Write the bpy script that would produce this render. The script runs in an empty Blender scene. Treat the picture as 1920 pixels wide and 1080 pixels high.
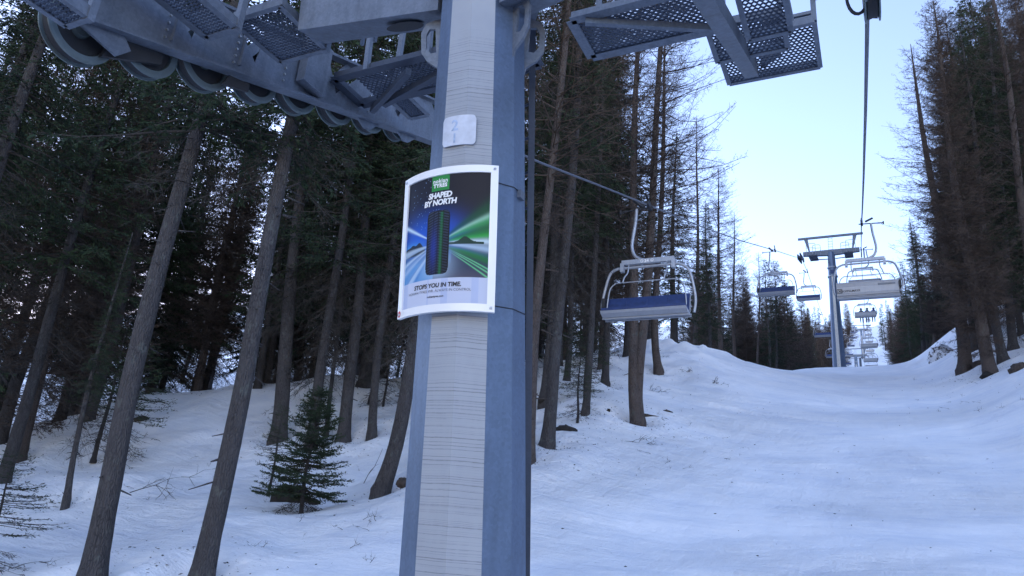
import bpy, math, random
import numpy as np
from mathutils import Vector, Matrix, Euler
C = bpy.context.scene
R = math.radians
# ------------------------------------------------------------------ camera
cd = bpy.data.cameras.new("camera"); cam = bpy.data.objects.new("camera", cd); C.collection.objects.link(cam)
cd.sensor_width = 36.0; cd.lens = 1387 / 1920 * 36.0; cd.clip_end = 5000; cd.clip_start = 0.1
_p, _y, _r = R(19.5), R(27.0), R(4.7)
_fw = Vector((-math.sin(_y)*math.cos(_p), math.cos(_y)*math.cos(_p), math.sin(_p)))
_rt = Vector((math.cos(_y), math.sin(_y), 0)); _up = _rt.cross(_fw)
_cr = _rt*math.cos(_r) + _up*math.sin(_r); _cu = _up*math.cos(_r) - _rt*math.sin(_r)
cam.matrix_world = Matrix((( _cr.x, _cu.x, -_fw.x, 0), (_cr.y, _cu.y, -_fw.y, 0), (_cr.z, _cu.z, -_fw.z, 0), (0, 0, 0, 1)))
C.camera = cam
# ------------------------------------------------------------------ sky and sun (low sun behind the hill on the left)
SUN_AZ, SUN_EL = -58.0, 7.0        # azimuth from +Y, negative = left
W = bpy.data.worlds.new("World"); C.world = W; W.use_nodes = True
nt = W.node_tree; nt.nodes.clear()
sk = nt.nodes.new('ShaderNodeTexSky'); sk.sky_type = 'NISHITA'; sk.sun_disc = False
sk.sun_elevation = R(SUN_EL); sk.sun_rotation = R(SUN_AZ); sk.altitude = 1600; sk.air_density = 0.85; sk.dust_density = 0.35; sk.ozone_density = 1.3
bg = nt.nodes.new('ShaderNodeBackground'); bg.inputs['Strength'].default_value = 0.15
wo = nt.nodes.new('ShaderNodeOutputWorld')
tint = nt.nodes.new('ShaderNodeMix'); tint.data_type = 'RGBA'; tint.blend_type = 'MULTIPLY'; tint.inputs[0].default_value = 1
tint.inputs[7].default_value = (1.07, .86, .90, 1)          # the camera's cool, slightly violet white balance
nt.links.new(sk.outputs[0], tint.inputs[6]); nt.links.new(tint.outputs[2], bg.inputs[0]); nt.links.new(bg.outputs[0], wo.inputs[0])
sl = bpy.data.lights.new("sun", 'SUN'); sl.energy = 2.0; sl.angle = R(0.5); sl.color = (1, .86, .7)
so = bpy.data.objects.new("sun", sl); C.collection.objects.link(so)
_sv = Vector((math.sin(R(SUN_AZ))*math.cos(R(SUN_EL)), math.cos(R(SUN_AZ))*math.cos(R(SUN_EL)), math.sin(R(SUN_EL))))
so.rotation_euler = _sv.to_track_quat('Z', 'Y').to_euler()
C.view_settings.view_transform = 'Standard'; C.view_settings.look = 'None'
C.view_settings.exposure = 2.78; C.view_settings.gamma = 1.0
# ------------------------------------------------------------------ materials
def newmat(name):
    m = bpy.data.materials.new(name); m.use_nodes = True
    return m, m.node_tree.nodes, m.node_tree.links, m.node_tree.nodes['Principled BSDF']
def ramp(n, stops):
    r = n.new('ShaderNodeValToRGB'); e = r.color_ramp.elements
    while len(e) < len(stops): e.new(.5)
    for q, (p, c) in zip(e, stops): q.position = p; q.color = (*c, 1)
    return r
def texco(n, l, scale=(1, 1, 1), kind='Object'):
    t = n.new('ShaderNodeTexCoord'); mp = n.new('ShaderNodeMapping'); mp.inputs['Scale'].default_value = scale
    l.new(t.outputs[kind], mp.inputs[0]); return mp.outputs[0]
def noise(n, l, vec, s, d=4, rough=.55):
    t = n.new('ShaderNodeTexNoise'); t.inputs['Scale'].default_value = s; t.inputs['Detail'].default_value = d; t.inputs['Roughness'].default_value = rough
    l.new(vec, t.inputs['Vector']); return t.outputs['Fac']
def bump(n, l, b, h, strength, dist):
    q = n.new('ShaderNodeBump'); q.inputs['Strength'].default_value = strength; q.inputs['Distance'].default_value = dist
    l.new(h, q.inputs['Height']); l.new(q.outputs[0], b.inputs['Normal']); return q
def simple(name, col, rough=.6, metal=0, var=.15, s=8, bmp=.1):
    m, n, l, b = newmat(name); v = texco(n, l); f = noise(n, l, v, s)
    a = [max(0, c*(1-var)) for c in col]; z = [min(1, c*(1+var)) for c in col]
    r = ramp(n, [(.3, a), (.7, z)]); l.new(f, r.inputs[0]); l.new(r.outputs[0], b.inputs['Base Color'])
    b.inputs['Roughness'].default_value = rough; b.inputs['Metallic'].default_value = metal
    if bmp: bump(n, l, b, f, bmp, .01)
    return m
def mat_steel(name, col, rough=.5, metal=.55, var=.22):
    m, n, l, b = newmat(name); v = texco(n, l)
    f = noise(n, l, v, 3.2, 6, .65)
    vo = n.new('ShaderNodeTexVoronoi'); vo.inputs['Scale'].default_value = 45; l.new(v, vo.inputs['Vector'])
    mx = n.new('ShaderNodeMix'); mx.data_type = 'FLOAT'; mx.inputs[0].default_value = .25
    l.new(f, mx.inputs[2]); l.new(vo.outputs['Color'], mx.inputs[3])
    sv = texco(n, l, (14, 14, .6)); st = noise(n, l, sv, 1.0, 3)
    m2 = n.new('ShaderNodeMix'); m2.data_type = 'FLOAT'; m2.inputs[0].default_value = .35; l.new(mx.outputs[0], m2.inputs[2]); l.new(st, m2.inputs[3])
    r = ramp(n, [(.28, [c*(1-var) for c in col]), (.72, [min(1, c*(1+var)) for c in col])])
    l.new(m2.outputs[0], r.inputs[0]); l.new(r.outputs[0], b.inputs['Base Color'])
    rr = n.new('ShaderNodeMapRange'); rr.inputs[3].default_value = rough-.1; rr.inputs[4].default_value = rough+.15
    l.new(f, rr.inputs[0]); l.new(rr.outputs[0], b.inputs['Roughness'])
    b.inputs['Metallic'].default_value = metal
    bump(n, l, b, f, .08, .01)
    return m
def mat_snow():
    m, n, l, b = newmat('snow'); v = texco(n, l)
    big = noise(n, l, v, .5, 6, .65)
    sv = texco(n, l, (.8, 3.4, 1)); sv2 = texco(n, l, (3.0, .8, 1))
    a1 = noise(n, l, sv, 1.1, 7, .68); a2 = noise(n, l, sv2, .8, 6, .62); fine = noise(n, l, v, 11, 5, .75)
    ad0 = n.new('ShaderNodeMath'); ad0.operation = 'MULTIPLY_ADD'; ad0.inputs[1].default_value = .6; l.new(a1, ad0.inputs[0]); l.new(big, ad0.inputs[2])
    r = ramp(n, [(.62, (.78, .81, .87)), (.80, (.88, .895, .92)), (.98, (.95, .95, .955))]); l.new(ad0.outputs[0], r.inputs[0])
    l.new(r.outputs[0], b.inputs['Base Color']); b.inputs['Roughness'].default_value = .65
    b.inputs['Specular IOR Level'].default_value = .3
    ad = n.new('ShaderNodeMath'); ad.operation = 'ADD'; l.new(a1, ad.inputs[0]); l.new(a2, ad.inputs[1])
    ml = n.new('ShaderNodeMath'); ml.operation = 'MULTIPLY_ADD'; ml.inputs[1].default_value = .3; l.new(fine, ml.inputs[0]); l.new(ad.outputs[0], ml.inputs[2])
    pt = n.new('ShaderNodeMapRange'); pt.inputs[1].default_value = .38; pt.inputs[2].default_value = .62; pt.inputs[3].default_value = .25; pt.inputs[4].default_value = 1.0; l.new(noise(n, l, v, .16, 3), pt.inputs[0])
    pm_ = n.new('ShaderNodeMath'); pm_.operation = 'MULTIPLY'; l.new(ml.outputs[0], pm_.inputs[0]); l.new(pt.outputs[0], pm_.inputs[1])
    bump(n, l, b, pm_.outputs[0], .85, .22)
    return m
def mat_bark(name, dark, light):
    m, n, l, b = newmat(name); v = texco(n, l, (1, 1, .28))
    vo = n.new('ShaderNodeTexVoronoi'); vo.feature = 'DISTANCE_TO_EDGE'; vo.inputs['Scale'].default_value = 26; l.new(v, vo.inputs['Vector'])
    f = noise(n, l, v, 12, 6, .7); lo = noise(n, l, texco(n, l), 1.4, 3)
    mm = n.new('ShaderNodeMath'); mm.operation = 'MULTIPLY'; l.new(vo.outputs[0], mm.inputs[0]); mm.inputs[1].default_value = 2.2
    a = n.new('ShaderNodeMath'); a.operation = 'ADD'; l.new(mm.outputs[0], a.inputs[0]); l.new(f, a.inputs[1])
    a2 = n.new('ShaderNodeMath'); a2.operation = 'MULTIPLY_ADD'; a2.inputs[1].default_value = .5; l.new(lo, a2.inputs[0]); l.new(a.outputs[0], a2.inputs[2])
    r = ramp(n, [(.45, dark), (1.15 if False else 1.0, light)]); l.new(a2.outputs[0], r.inputs[0]); l.new(r.outputs[0], b.inputs['Base Color'])
    li = ramp(n, [(.56, (0, 0, 0)), (.64, (1, 1, 1))]); l.new(noise(n, l, texco(n, l, (1, 1, .6)), 7, 5, .7), li.inputs[0])
    ml_ = n.new('ShaderNodeMath'); ml_.operation = 'MULTIPLY'; ml_.inputs[1].default_value = .55; l.new(li.outputs[0], ml_.inputs[0])
    mc = n.new('ShaderNodeMix'); mc.data_type = 'RGBA'; l.new(ml_.outputs[0], mc.inputs[0]); l.new(r.outputs[0], mc.inputs[6]); mc.inputs[7].default_value = (.115, .125, .115, 1); l.new(mc.outputs[2], b.inputs['Base Color'])
    b.inputs['Roughness'].default_value = .95; b.inputs['Specular IOR Level'].default_value = .15
    bump(n, l, b, a.outputs[0], .9, .03)
    return m
def mat_leaf(name, c0, c1, s=.9):
    m, n, l, b = newmat(name); v = texco(n, l); f = noise(n, l, v, s, 5, .7)
    oi = n.new('ShaderNodeObjectInfo')
    ad = n.new('ShaderNodeMath'); ad.operation = 'MULTIPLY_ADD'; ad.inputs[1].default_value = .25; l.new(oi.outputs['Random'], ad.inputs[0]); l.new(f, ad.inputs[2])
    r = ramp(n, [(.42, c0), (.82, c1)]); l.new(ad.outputs[0], r.inputs[0]); l.new(r.outputs[0], b.inputs['Base Color'])
    b.inputs['Roughness'].default_value = .8; b.inputs['Specular IOR Level'].default_value = .2
    return m
M = {}
M['snow'] = mat_snow()
M['steel'] = mat_steel('galvanised steel', (.14, .162, .20), .5, .5, .36)
M['steel_dark'] = mat_steel('weathered steel', (.06, .072, .10), .6, .4)
M['pole'] = mat_steel('galvanised pole', (.125, .170, .25), .45, .5, .26)
M['bolt'] = simple('bolt steel', (.5, .5, .5), .3, .9)
M['rubber'] = simple('black rubber', (.02, .021, .025), .7)
M['rim'] = mat_steel('sheave rim', (.13, .165, .175), .4, .5, .1)
M['rope'] = simple('steel rope', (.13, .14, .17), .45, .6, .2, 60)
M['white'] = simple('white paint', (.78, .78, .78), .45, 0, .05)
M['alu'] = simple('aluminium frame', (.80, .80, .80), .35, .1, .04, 2, 0)
M['chair_metal'] = mat_steel('chair tube', (.32, .34, .38), .4, .5)
M['chair_panel'] = mat_steel('chair panel', (.33, .35, .39), .5, .25, .12)
M['blue'] = simple('blue seat pad', (.014, .034, .125), .5, 0, .25)
M['black'] = simple('black print', (.015, .015, .02), .5, 0, .1, 8, 0)
M['cloth'] = simple('dark ski clothing', (.02, .022, .035), .8)
M['cloth_blue'] = simple('navy ski clothing', (.025, .03, .10), .8)
M['bark'] = mat_bark('spruce bark', (.016, .015, .017), (.078, .073, .074))
M['bark_l'] = mat_bark('larch bark', (.022, .019, .018), (.100, .082, .075))
M['twig'] = mat_leaf('dead twig', (.026, .024, .023), (.070, .060, .052))
M['twig_l'] = mat_leaf('larch twig', (.030, .025, .024), (.085, .064, .052))
M['twig_far'] = mat_leaf('brown winter larch twig', (.050, .040, .036), (.105, .080, .066))
M['needle'] = mat_leaf('spruce needles', (.012, .024, .016), (.042, .066, .030))
M['rock'] = simple('brown earth and rock', (.055, .042, .035), .95, 0, .5, 9, .8)
M['stump'] = simple('rotten stump', (.020, .017, .015), .95, 0, .5, 9, .8)
m, n, l, b = newmat('snow speckled rock'); f_ = noise(n, l, texco(n, l), 5, 6, .7); r = ramp(n, [(.44, (.07, .05, .042)), (.50, (.80, .82, .86))]); l.new(f_, r.inputs[0]); l.new(r.outputs[0], b.inputs['Base Color']); b.inputs['Roughness'].default_value = .9; bump(n, l, b, f_, .8, .05); M['snowrock'] = m
# two pole faces in a paler tone, with fine dark horizontal scratches
def mat_pale_face():
    m, n, l, b = newmat('pale lined zinc face'); v = texco(n, l)
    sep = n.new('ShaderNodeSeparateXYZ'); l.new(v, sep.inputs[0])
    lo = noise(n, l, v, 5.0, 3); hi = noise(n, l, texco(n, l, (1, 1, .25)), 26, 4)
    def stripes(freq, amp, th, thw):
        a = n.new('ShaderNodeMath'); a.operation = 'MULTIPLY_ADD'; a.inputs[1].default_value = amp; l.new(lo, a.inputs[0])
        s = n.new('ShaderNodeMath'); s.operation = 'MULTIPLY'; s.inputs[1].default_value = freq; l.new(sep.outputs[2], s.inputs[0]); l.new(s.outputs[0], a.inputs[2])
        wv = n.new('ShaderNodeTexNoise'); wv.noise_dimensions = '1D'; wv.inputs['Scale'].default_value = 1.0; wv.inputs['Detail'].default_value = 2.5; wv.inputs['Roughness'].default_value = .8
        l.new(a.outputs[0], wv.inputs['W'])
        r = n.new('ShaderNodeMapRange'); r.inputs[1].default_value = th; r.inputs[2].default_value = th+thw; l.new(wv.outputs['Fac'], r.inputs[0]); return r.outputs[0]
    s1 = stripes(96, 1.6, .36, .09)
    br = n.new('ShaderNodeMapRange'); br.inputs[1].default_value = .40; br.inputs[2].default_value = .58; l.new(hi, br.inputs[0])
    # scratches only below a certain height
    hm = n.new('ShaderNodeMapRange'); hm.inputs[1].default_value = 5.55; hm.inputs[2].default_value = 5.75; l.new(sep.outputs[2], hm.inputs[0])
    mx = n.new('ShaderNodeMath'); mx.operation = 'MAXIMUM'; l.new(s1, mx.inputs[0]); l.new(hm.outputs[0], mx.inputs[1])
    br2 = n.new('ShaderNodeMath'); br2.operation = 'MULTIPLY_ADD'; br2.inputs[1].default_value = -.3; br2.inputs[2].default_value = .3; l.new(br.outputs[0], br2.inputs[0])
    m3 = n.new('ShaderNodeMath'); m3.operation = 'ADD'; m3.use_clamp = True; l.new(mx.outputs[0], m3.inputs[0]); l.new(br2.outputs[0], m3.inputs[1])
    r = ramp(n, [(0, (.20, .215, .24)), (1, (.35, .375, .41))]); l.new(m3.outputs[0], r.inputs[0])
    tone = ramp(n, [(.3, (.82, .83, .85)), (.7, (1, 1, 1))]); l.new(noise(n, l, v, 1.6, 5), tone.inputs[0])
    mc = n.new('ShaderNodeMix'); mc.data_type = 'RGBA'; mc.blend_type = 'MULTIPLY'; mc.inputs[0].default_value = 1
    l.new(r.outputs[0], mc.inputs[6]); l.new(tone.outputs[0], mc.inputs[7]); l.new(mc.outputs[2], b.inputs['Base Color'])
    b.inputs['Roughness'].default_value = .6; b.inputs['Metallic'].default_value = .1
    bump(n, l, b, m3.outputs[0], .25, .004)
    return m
M['pale_face'] = mat_pale_face()
m, n, l, b = newmat('printed sheet'); at = n.new('ShaderNodeAttribute'); at.attribute_name = 'Col'
l.new(at.outputs['Color'], b.inputs['Base Color']); b.inputs['Roughness'].default_value = .5; b.inputs['Specular IOR Level'].default_value = .25; M['print'] = m
# ------------------------------------------------------------------ helpers
def link(o, parent=None):
    C.collection.objects.link(o)
    if parent is not None: o.parent = parent
    return o
def tag(o, label=None, cat=None, group=None, kind=None):
    if label: o['label'] = label
    if cat: o['category'] = cat
    if group: o['group'] = group
    if kind: o['kind'] = kind
    return o
def empty(name, loc, label, cat, group=None, rz=0):
    o = bpy.data.objects.new(name, None); o.empty_display_size = .3; o.location = loc; o.rotation_euler = (0, 0, rz)
    link(o); return tag(o, label, cat, group)
def mesh_np(name, V, quads=None, tris=None, smooth=False):
    V = np.asarray(V, np.float32).reshape(-1, 3); me = bpy.data.meshes.new(name)
    q = np.zeros((0, 4), np.int32) if quads is None or len(quads) == 0 else np.asarray(quads, np.int32)
    t = np.zeros((0, 3), np.int32) if tris is None or len(tris) == 0 else np.asarray(tris, np.int32)
    me.vertices.add(len(V)); me.vertices.foreach_set('co', V.ravel())
    me.loops.add(q.size+t.size); me.loops.foreach_set('vertex_index', np.concatenate([q.ravel(), t.ravel()]))
    me.polygons.add(len(q)+len(t))
    ls = np.concatenate([np.arange(len(q))*4, q.size+np.arange(len(t))*3]).astype(np.int32)
    me.polygons.foreach_set('loop_start', ls)
    if smooth: me.polygons.foreach_set('use_smooth', np.ones(len(q)+len(t), bool))
    me.update(calc_edges=True); return me
class MB:
    """collects boxes, bars, tubes and plates of ONE part"""
    def __init__(s, org=(0, 0, 0)): s.v = []; s.f = []; s.org = Vector(org); s.mi = []; s.sm = []
    def add(s, vs, fs, mi=0, sm=False):
        k = len(s.v); s.v += [tuple(Vector(p)-s.org) for p in vs]; s.f += [tuple(i+k for i in f) for f in fs]; s.mi += [mi]*len(fs); s.sm += [sm]*len(fs)
    def box(s, c, d, rot=None, bev=0):
        x, y, z = [q/2 for q in d]; vs = [Vector((a*x, b_*y, c_*z)) for a in (-1, 1) for b_ in (-1, 1) for c_ in (-1, 1)]
        if rot is not None: vs = [rot @ p for p in vs]
        vs = [p+Vector(c) for p in vs]
        s.add(vs, [(0, 1, 3, 2), (4, 6, 7, 5), (0, 4, 5, 1), (2, 3, 7, 6), (0, 2, 6, 4), (1, 5, 7, 3)])
    def bar(s, a, b_, w, h, up=(0, 0, 1)):
        a, b_ = Vector(a), Vector(b_); d = (b_-a).normalized(); u = Vector(up); x = d.cross(u).normalized(); u = x.cross(d)
        vs = [p+x*(i*w/2)+u*(j*h/2) for p in (a, b_) for i, j in ((-1, -1), (1, -1), (1, 1), (-1, 1))]
        s.add(vs, [(0, 1, 5, 4), (1, 2, 6, 5), (2, 3, 7, 6), (3, 0, 4, 7), (3, 2, 1, 0), (4, 5, 6, 7)])
    def tube(s, pts, r, n=8, r2=None, cap=True, closed=False):
        pts = [Vector(p) for p in pts]; m = len(pts); vs = []; x = None
        for i, p in enumerate(pts):
            d = (pts[(i+1) % m]-pts[i-1]) if closed else (pts[min(i+1, m-1)]-pts[max(i-1, 0)])
            d.normalize()
            if x is None: x = d.cross(Vector((0, 0, 1)) if abs(d.z) < .95 else Vector((1, 0, 0))).normalized()
            else: x = (x-d*x.dot(d)).normalized()
            y = d.cross(x); rr = r if r2 is None else r+(r2-r)*i/(m-1)
            vs += [p+(x*math.cos(2*math.pi*k/n)+y*math.sin(2*math.pi*k/n))*rr for k in range(n)]
        fs = []
        for i in range(m if closed else m-1):
            j = (i+1) % m
            for k in range(n): fs.append((i*n+k, i*n+(k+1) % n, j*n+(k+1) % n, j*n+k))
        s.add(vs, fs, 0, n > 6)
        if cap and not closed: s.add(vs[:n], [tuple(range(n))[::-1]]); s.add(vs[-n:], [tuple(range(n))])
    def prism(s, poly, ext):
        """planar polygon (list of 3D points) extruded by vector"""
        e = Vector(ext); n = len(poly); vs = [Vector(p) for p in poly]+[Vector(p)+e for p in poly]
        s.add(vs, [tuple(range(n))[::-1], tuple(range(n, 2*n))]+[(i, (i+1) % n, n+(i+1) % n, n+i) for i in range(n)])
    def lathe(s, prof, c, axis='X', n=28):
        """profile [(radius, offset along axis)] closed loop"""
        vs = []; m = len(prof); c = Vector(c)
        for k in range(n):
            a = 2*math.pi*k/n
            for r_, o in prof:
                vs.append(c+(Vector((o, r_*math.cos(a), r_*math.sin(a))) if axis == 'X' else Vector((r_*math.cos(a), r_*math.sin(a), o))))
        s.add(vs, [(k*m+i, k*m+(i+1) % m, ((k+1) % n)*m+(i+1) % m, ((k+1) % n)*m+i) for k in range(n) for i in range(m)], 0, False)
    def build(s, name, mat, parent=None, loc=None):
        me = bpy.data.meshes.new(name); me.from_pydata(s.v, [], s.f)
        mats = mat if isinstance(mat, (list, tuple)) else [mat]
        for q in mats: me.materials.append(q)
        for p, i, sm in zip(me.polygons, s.mi, s.sm): p.material_index = i; p.use_smooth = sm
        me.update(); o = bpy.data.objects.new(name, me)
        if loc: o.location = loc
        return link(o, parent)
def grating(mb, p, u, v, nu, nv, th=.006, hh=.018):
    """expanded metal: zigzag strands running along u, touching their neighbours"""
    p, u, v = Vector(p), Vector(u), Vector(v); nrm = u.cross(v).normalized(); cu, cv = u/nu, v/nv
    vn = cv.normalized()*th
    for j in range(nv+1):
        pts = []
        for i in range(2*nu+1):
            off = .5 if (i+j) % 2 else -.5
            q = p+cu*(i/2)+cv*(j+(off*.5+.0))
            # clamp inside
            t = (q-p).dot(v)/v.length_squared; t = min(max(t, 0), 1); q = p+cu*(i/2)+v*t
            pts.append(q)
        vs = []
        for q in pts: vs += [q-vn, q+vn, q+vn+nrm*hh, q-vn+nrm*hh]
        fs = []
        for i in range(len(pts)-1):
            a, b_ = i*4, i*4+4
            fs += [(a, a+1, b_+1, b_), (a+1, a+2, b_+2, b_+1), (a+2, a+3, b_+3, b_+2), (a+3, a, b_, b_+3)]
        mb.add(vs, fs)
def smooth_path(pts, n=6):
    pts = [Vector(p) for p in pts]; out = []
    for i in range(len(pts)-1):
        p0, p1, p2, p3 = pts[max(i-1, 0)], pts[i], pts[i+1], pts[min(i+2, len(pts)-1)]
        for k in range(n):
            t = k/n; out.append(.5*((2*p1)+(p2-p0)*t+(2*p0-5*p1+4*p2-p3)*t*t+(3*p1-p0-3*p2+p3)*t**3))
    out.append(pts[-1]); return out
# ------------------------------------------------------------------ terrain
_PY=np.array([-60,-20,0,10,20,35,50,60,66,72,80,100,120,150,185,215,250,500,620,900,1400],float)
_PZ=np.array([-21,-9.2,-3.4,-.5,2.6,7.1,11.9,14.9,16.4,17.5,18.6,22,25.5,30,38,47.5,60,151,184,215,230],float)
_fy=np.arange(-80,1500,.5); _fz=np.interp(_fy,_PY,_PZ)
def _gs(a,s):
    k=np.exp(-.5*(np.arange(-3*s,3*s+1)/s)**2); k/=k.sum()
    return np.convolve(np.pad(a,3*s,mode='edge'),k,'valid')
_fz=_gs(_fz,7)
def _ss(a,b,x):
    t=np.clip((x-a)/(b-a),0,1); return t*t*(3-2*t)
BUMPS=[(-11.5,44,2.6,4.5,6),(-9,34,.9,3.5,5),(-27,21,1.6,6,5),(-20,24,1.0,5,4),(-8.6,23,.9,2.2,3),
       (-8.2,17,.9,2.0,2.5),(-12,15.5,-.3,2,2),(-17,33,1.6,5,6),(13,56,1.6,5,9),(8,47,.7,3,5),(13.5,62,3.6,4.5,6),(20,66,3.5,7,9),(6.5,30,.5,2.5,5),(-2.3,71,.5,4,3),(-11.2,12.6,.25,1.6,1.2),(-13,27,1.0,4,4)]
def ground(x,y,fine=True):
    x=np.asarray(x,float); y=np.asarray(y,float)
    z=np.interp(y,_fy,_fz)
    up=_ss(6,26,y)
    z=z+up*(1.3*_ss(2.2,6.5,x)+.36*np.clip(x-6,0,20)*_ss(5,9,x))
    z=z+.10*np.clip(-x-50,0,500)+.10*np.clip(x-34,0,400)
    for bx,by,a,sx,sy in BUMPS: z=z+a*np.exp(-.5*(((x-bx)/sx)**2+((y-by)/sy)**2))
    w=_ss(-6,-11,x)*0+_ss(5,10,-x)          # rougher ground under the trees
    z=z+w*(.16*np.sin(x*.55+1.3*np.sin(y*.31))*np.cos(y*.47+.6)+.07*np.sin(x*1.3+y*.8+2))
    z=z+.035*np.sin(x*.9+.3*y)*np.sin(y*.33+1)+.02*np.sin(y*1.1+2*np.sin(x*.5))
    return z

def axis_grid(lo, hi, c0, c1, fine, grow):
    a = list(np.arange(c0, c1+1e-6, fine)); s = fine
    while a[-1] < hi: s *= grow; a.append(a[-1]+s)
    s = fine; b = [c0]
    while b[-1] > lo: s *= grow; b.append(b[-1]-s)
    return np.array(b[::-1][:-1]+a)
gx = axis_grid(-1100, 900, -30, 14, .16, 1.035); gy = axis_grid(-70, 1300, 4, 74, .2, 1.035)
X, Y = np.meshgrid(gx, gy); Z = ground(X, Y)
rn = np.random.default_rng(5)
near = np.exp(-((X+4)/40)**2)*np.exp(-((Y-30)/50)**2)
def vnoise(X, Y, s, seed):
    r_ = np.random.default_rng(seed); g = r_.normal(size=(64, 64)); u = X/s; v = Y/s; iu = np.floor(u).astype(int); iv = np.floor(v).astype(int); fu = u-iu; fv = v-iv
    fu = fu*fu*(3-2*fu); fv = fv*fv*(3-2*fv); q = lambda a, b: g[a % 64, b % 64]
    return (q(iu, iv)*(1-fu)+q(iu+1, iv)*fu)*(1-fv)+(q(iu, iv+1)*(1-fu)+q(iu+1, iv+1)*fu)*fv
run = _ss(-9.5, -6.5, X)*(1-_ss(3.5, 7, X)); off = 1-run
Z = Z + near*(off*(.085*vnoise(X, Y, 1.9, 1)+.045*vnoise(X, Y, .8, 2)+.018*vnoise(X, Y, .4, 3))+run*(.055*vnoise(X, Y*.6, 2.6, 4)+(.018*vnoise(X*.6, Y, .7, 5)+.009*vnoise(X, Y*.5, .35, 9))*_ss(-.6, 1.0, vnoise(X, Y, 5.0, 12))))
mnd = np.exp(-((X+11)/4)**2-((Y-41)/8)**2); Z = Z+mnd*(.24*vnoise(X, Y, 1.3, 6)+.11*vnoise(X, Y, .55, 7))
for hx, hy in [(-11.37, 8.46), (-9.58, 8.98), (-17.67, 11.98), (-17.14, 18.2), (-15.56, 17.97), (-15.05, 18.8), (-14.35, 19.18), (-15.94, 19.01), (-9.96, 14.4), (-7.29, 15.83), (-9.73, 22.24), (-7.25, 17.04), (-10.15, 24.99), (-7.91, 21.35), (-6.73, 21.78), (-6.67, 21.9), (-9.17, 33.32), (-13.1, 60.6), (-11.85, 64.93), (-11.07, 44.65), (-11.91, 42.36), (-11.35, 69.07), (-11.28, 56.89), (-9.67, 71.35), (-8.92, 79.5), (4.34, 41.71), (4.59, 37.63), (5.25, 45.7), (5.54, 40.05), (8.12, 49.34), (7.23, 39.34), (4.8, 65.83), (6.41, 42.13)]:                    # melt hollows round the trunks, drift on the uphill side
    d = np.hypot(X-hx, Y-hy); Z = Z-.20*np.exp(-(d/.50)**2)+.07*np.exp(-((d-1.0)/.4)**2)
# shallow ski ruts curving across the run
for k in range(26):
    y0 = rn.uniform(8, 60); sl_ = rn.uniform(-.5, .5); cv = rn.uniform(-.03, .03); x0 = rn.uniform(-6, 6)
    d = (Y-y0-sl_*(X-x0)-cv*(X-x0)**2)/math.sqrt(1+sl_*sl_); m_ = _ss(-9, -5, X)*(1-_ss(3, 7, X))*(.5+.5*np.sin(X*.35+k))
    Z += m_*(-.045*np.exp(-(d/.22)**2)+.03*np.exp(-((d-.45)/.25)**2))
nx, ny = len(gx), len(gy)
I = np.arange(nx*ny).reshape(ny, nx)
Q = np.stack([I[:-1, :-1], I[:-1, 1:], I[1:, 1:], I[1:, :-1]], -1).reshape(-1, 4)
gm = mesh_np('snow_ground', np.stack([X, Y, Z], -1).reshape(-1, 3), Q, smooth=True); gm.materials.append(M['snow'])
tag(link(bpy.data.objects.new('snow_ground', gm)), kind='structure')
def gz(x, y): return float(ground(x, y))
# ------------------------------------------------------------------ near pylon
PO = Vector((-2.6, 5.0, -2.05))
def pole_c(z): t = (z+.19)/4.23; return Vector((-2.6, 4.72-.53*t, z))
def pole_r(z): return .43-.0225*(z+.0)
pyl = empty('lift_pylon', PO, 'big near grey steel lift pylon carrying the tyre poster, its arm and walkways overhead', 'lift pylon')
rot_lean = Vector((0, -.53, 4.23)).normalized()
def pole_mesh(name, c_of, r_of, z0, z1, parent, org, faces_pale=(0, 1), a0=None, n=12, steps=14):
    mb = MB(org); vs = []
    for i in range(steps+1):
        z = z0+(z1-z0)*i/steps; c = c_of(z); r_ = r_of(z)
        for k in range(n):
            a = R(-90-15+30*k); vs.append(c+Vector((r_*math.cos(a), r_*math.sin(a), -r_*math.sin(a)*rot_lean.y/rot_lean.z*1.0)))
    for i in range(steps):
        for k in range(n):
            mb.add([], []); mb.f.append((i*n+k, i*n+(k+1) % n, (i+1)*n+(k+1) % n, (i+1)*n+k)); mb.mi.append(1 if k in faces_pale else 0); mb.sm.append(False)
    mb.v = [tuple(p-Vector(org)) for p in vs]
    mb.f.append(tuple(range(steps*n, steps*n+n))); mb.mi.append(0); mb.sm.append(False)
    return mb.build(name, [M['pole'], M['pale_face']], parent)
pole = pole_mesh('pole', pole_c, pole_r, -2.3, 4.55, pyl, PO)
# straps around the pole
for zs in (2.50, 1.60):
    mb = MB(PO); c = pole_c(zs); r_ = pole_r(zs)+.004
    mb.tube([c+Vector((r_*math.cos(R(15+30*k)), r_*math.sin(R(15+30*k)), -r_*math.sin(R(15+30*k))*-.12)) for k in range(12)], .0035, 5, closed=True); mb.build('strap', M['rubber'], pyl)
mb = MB(PO); c = pole_c(2.47); mb.box(c+Vector((.375, .0, .0)), (.03, .07, .06)); mb.build('strap_buckle', M['steel'], pyl)
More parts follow.
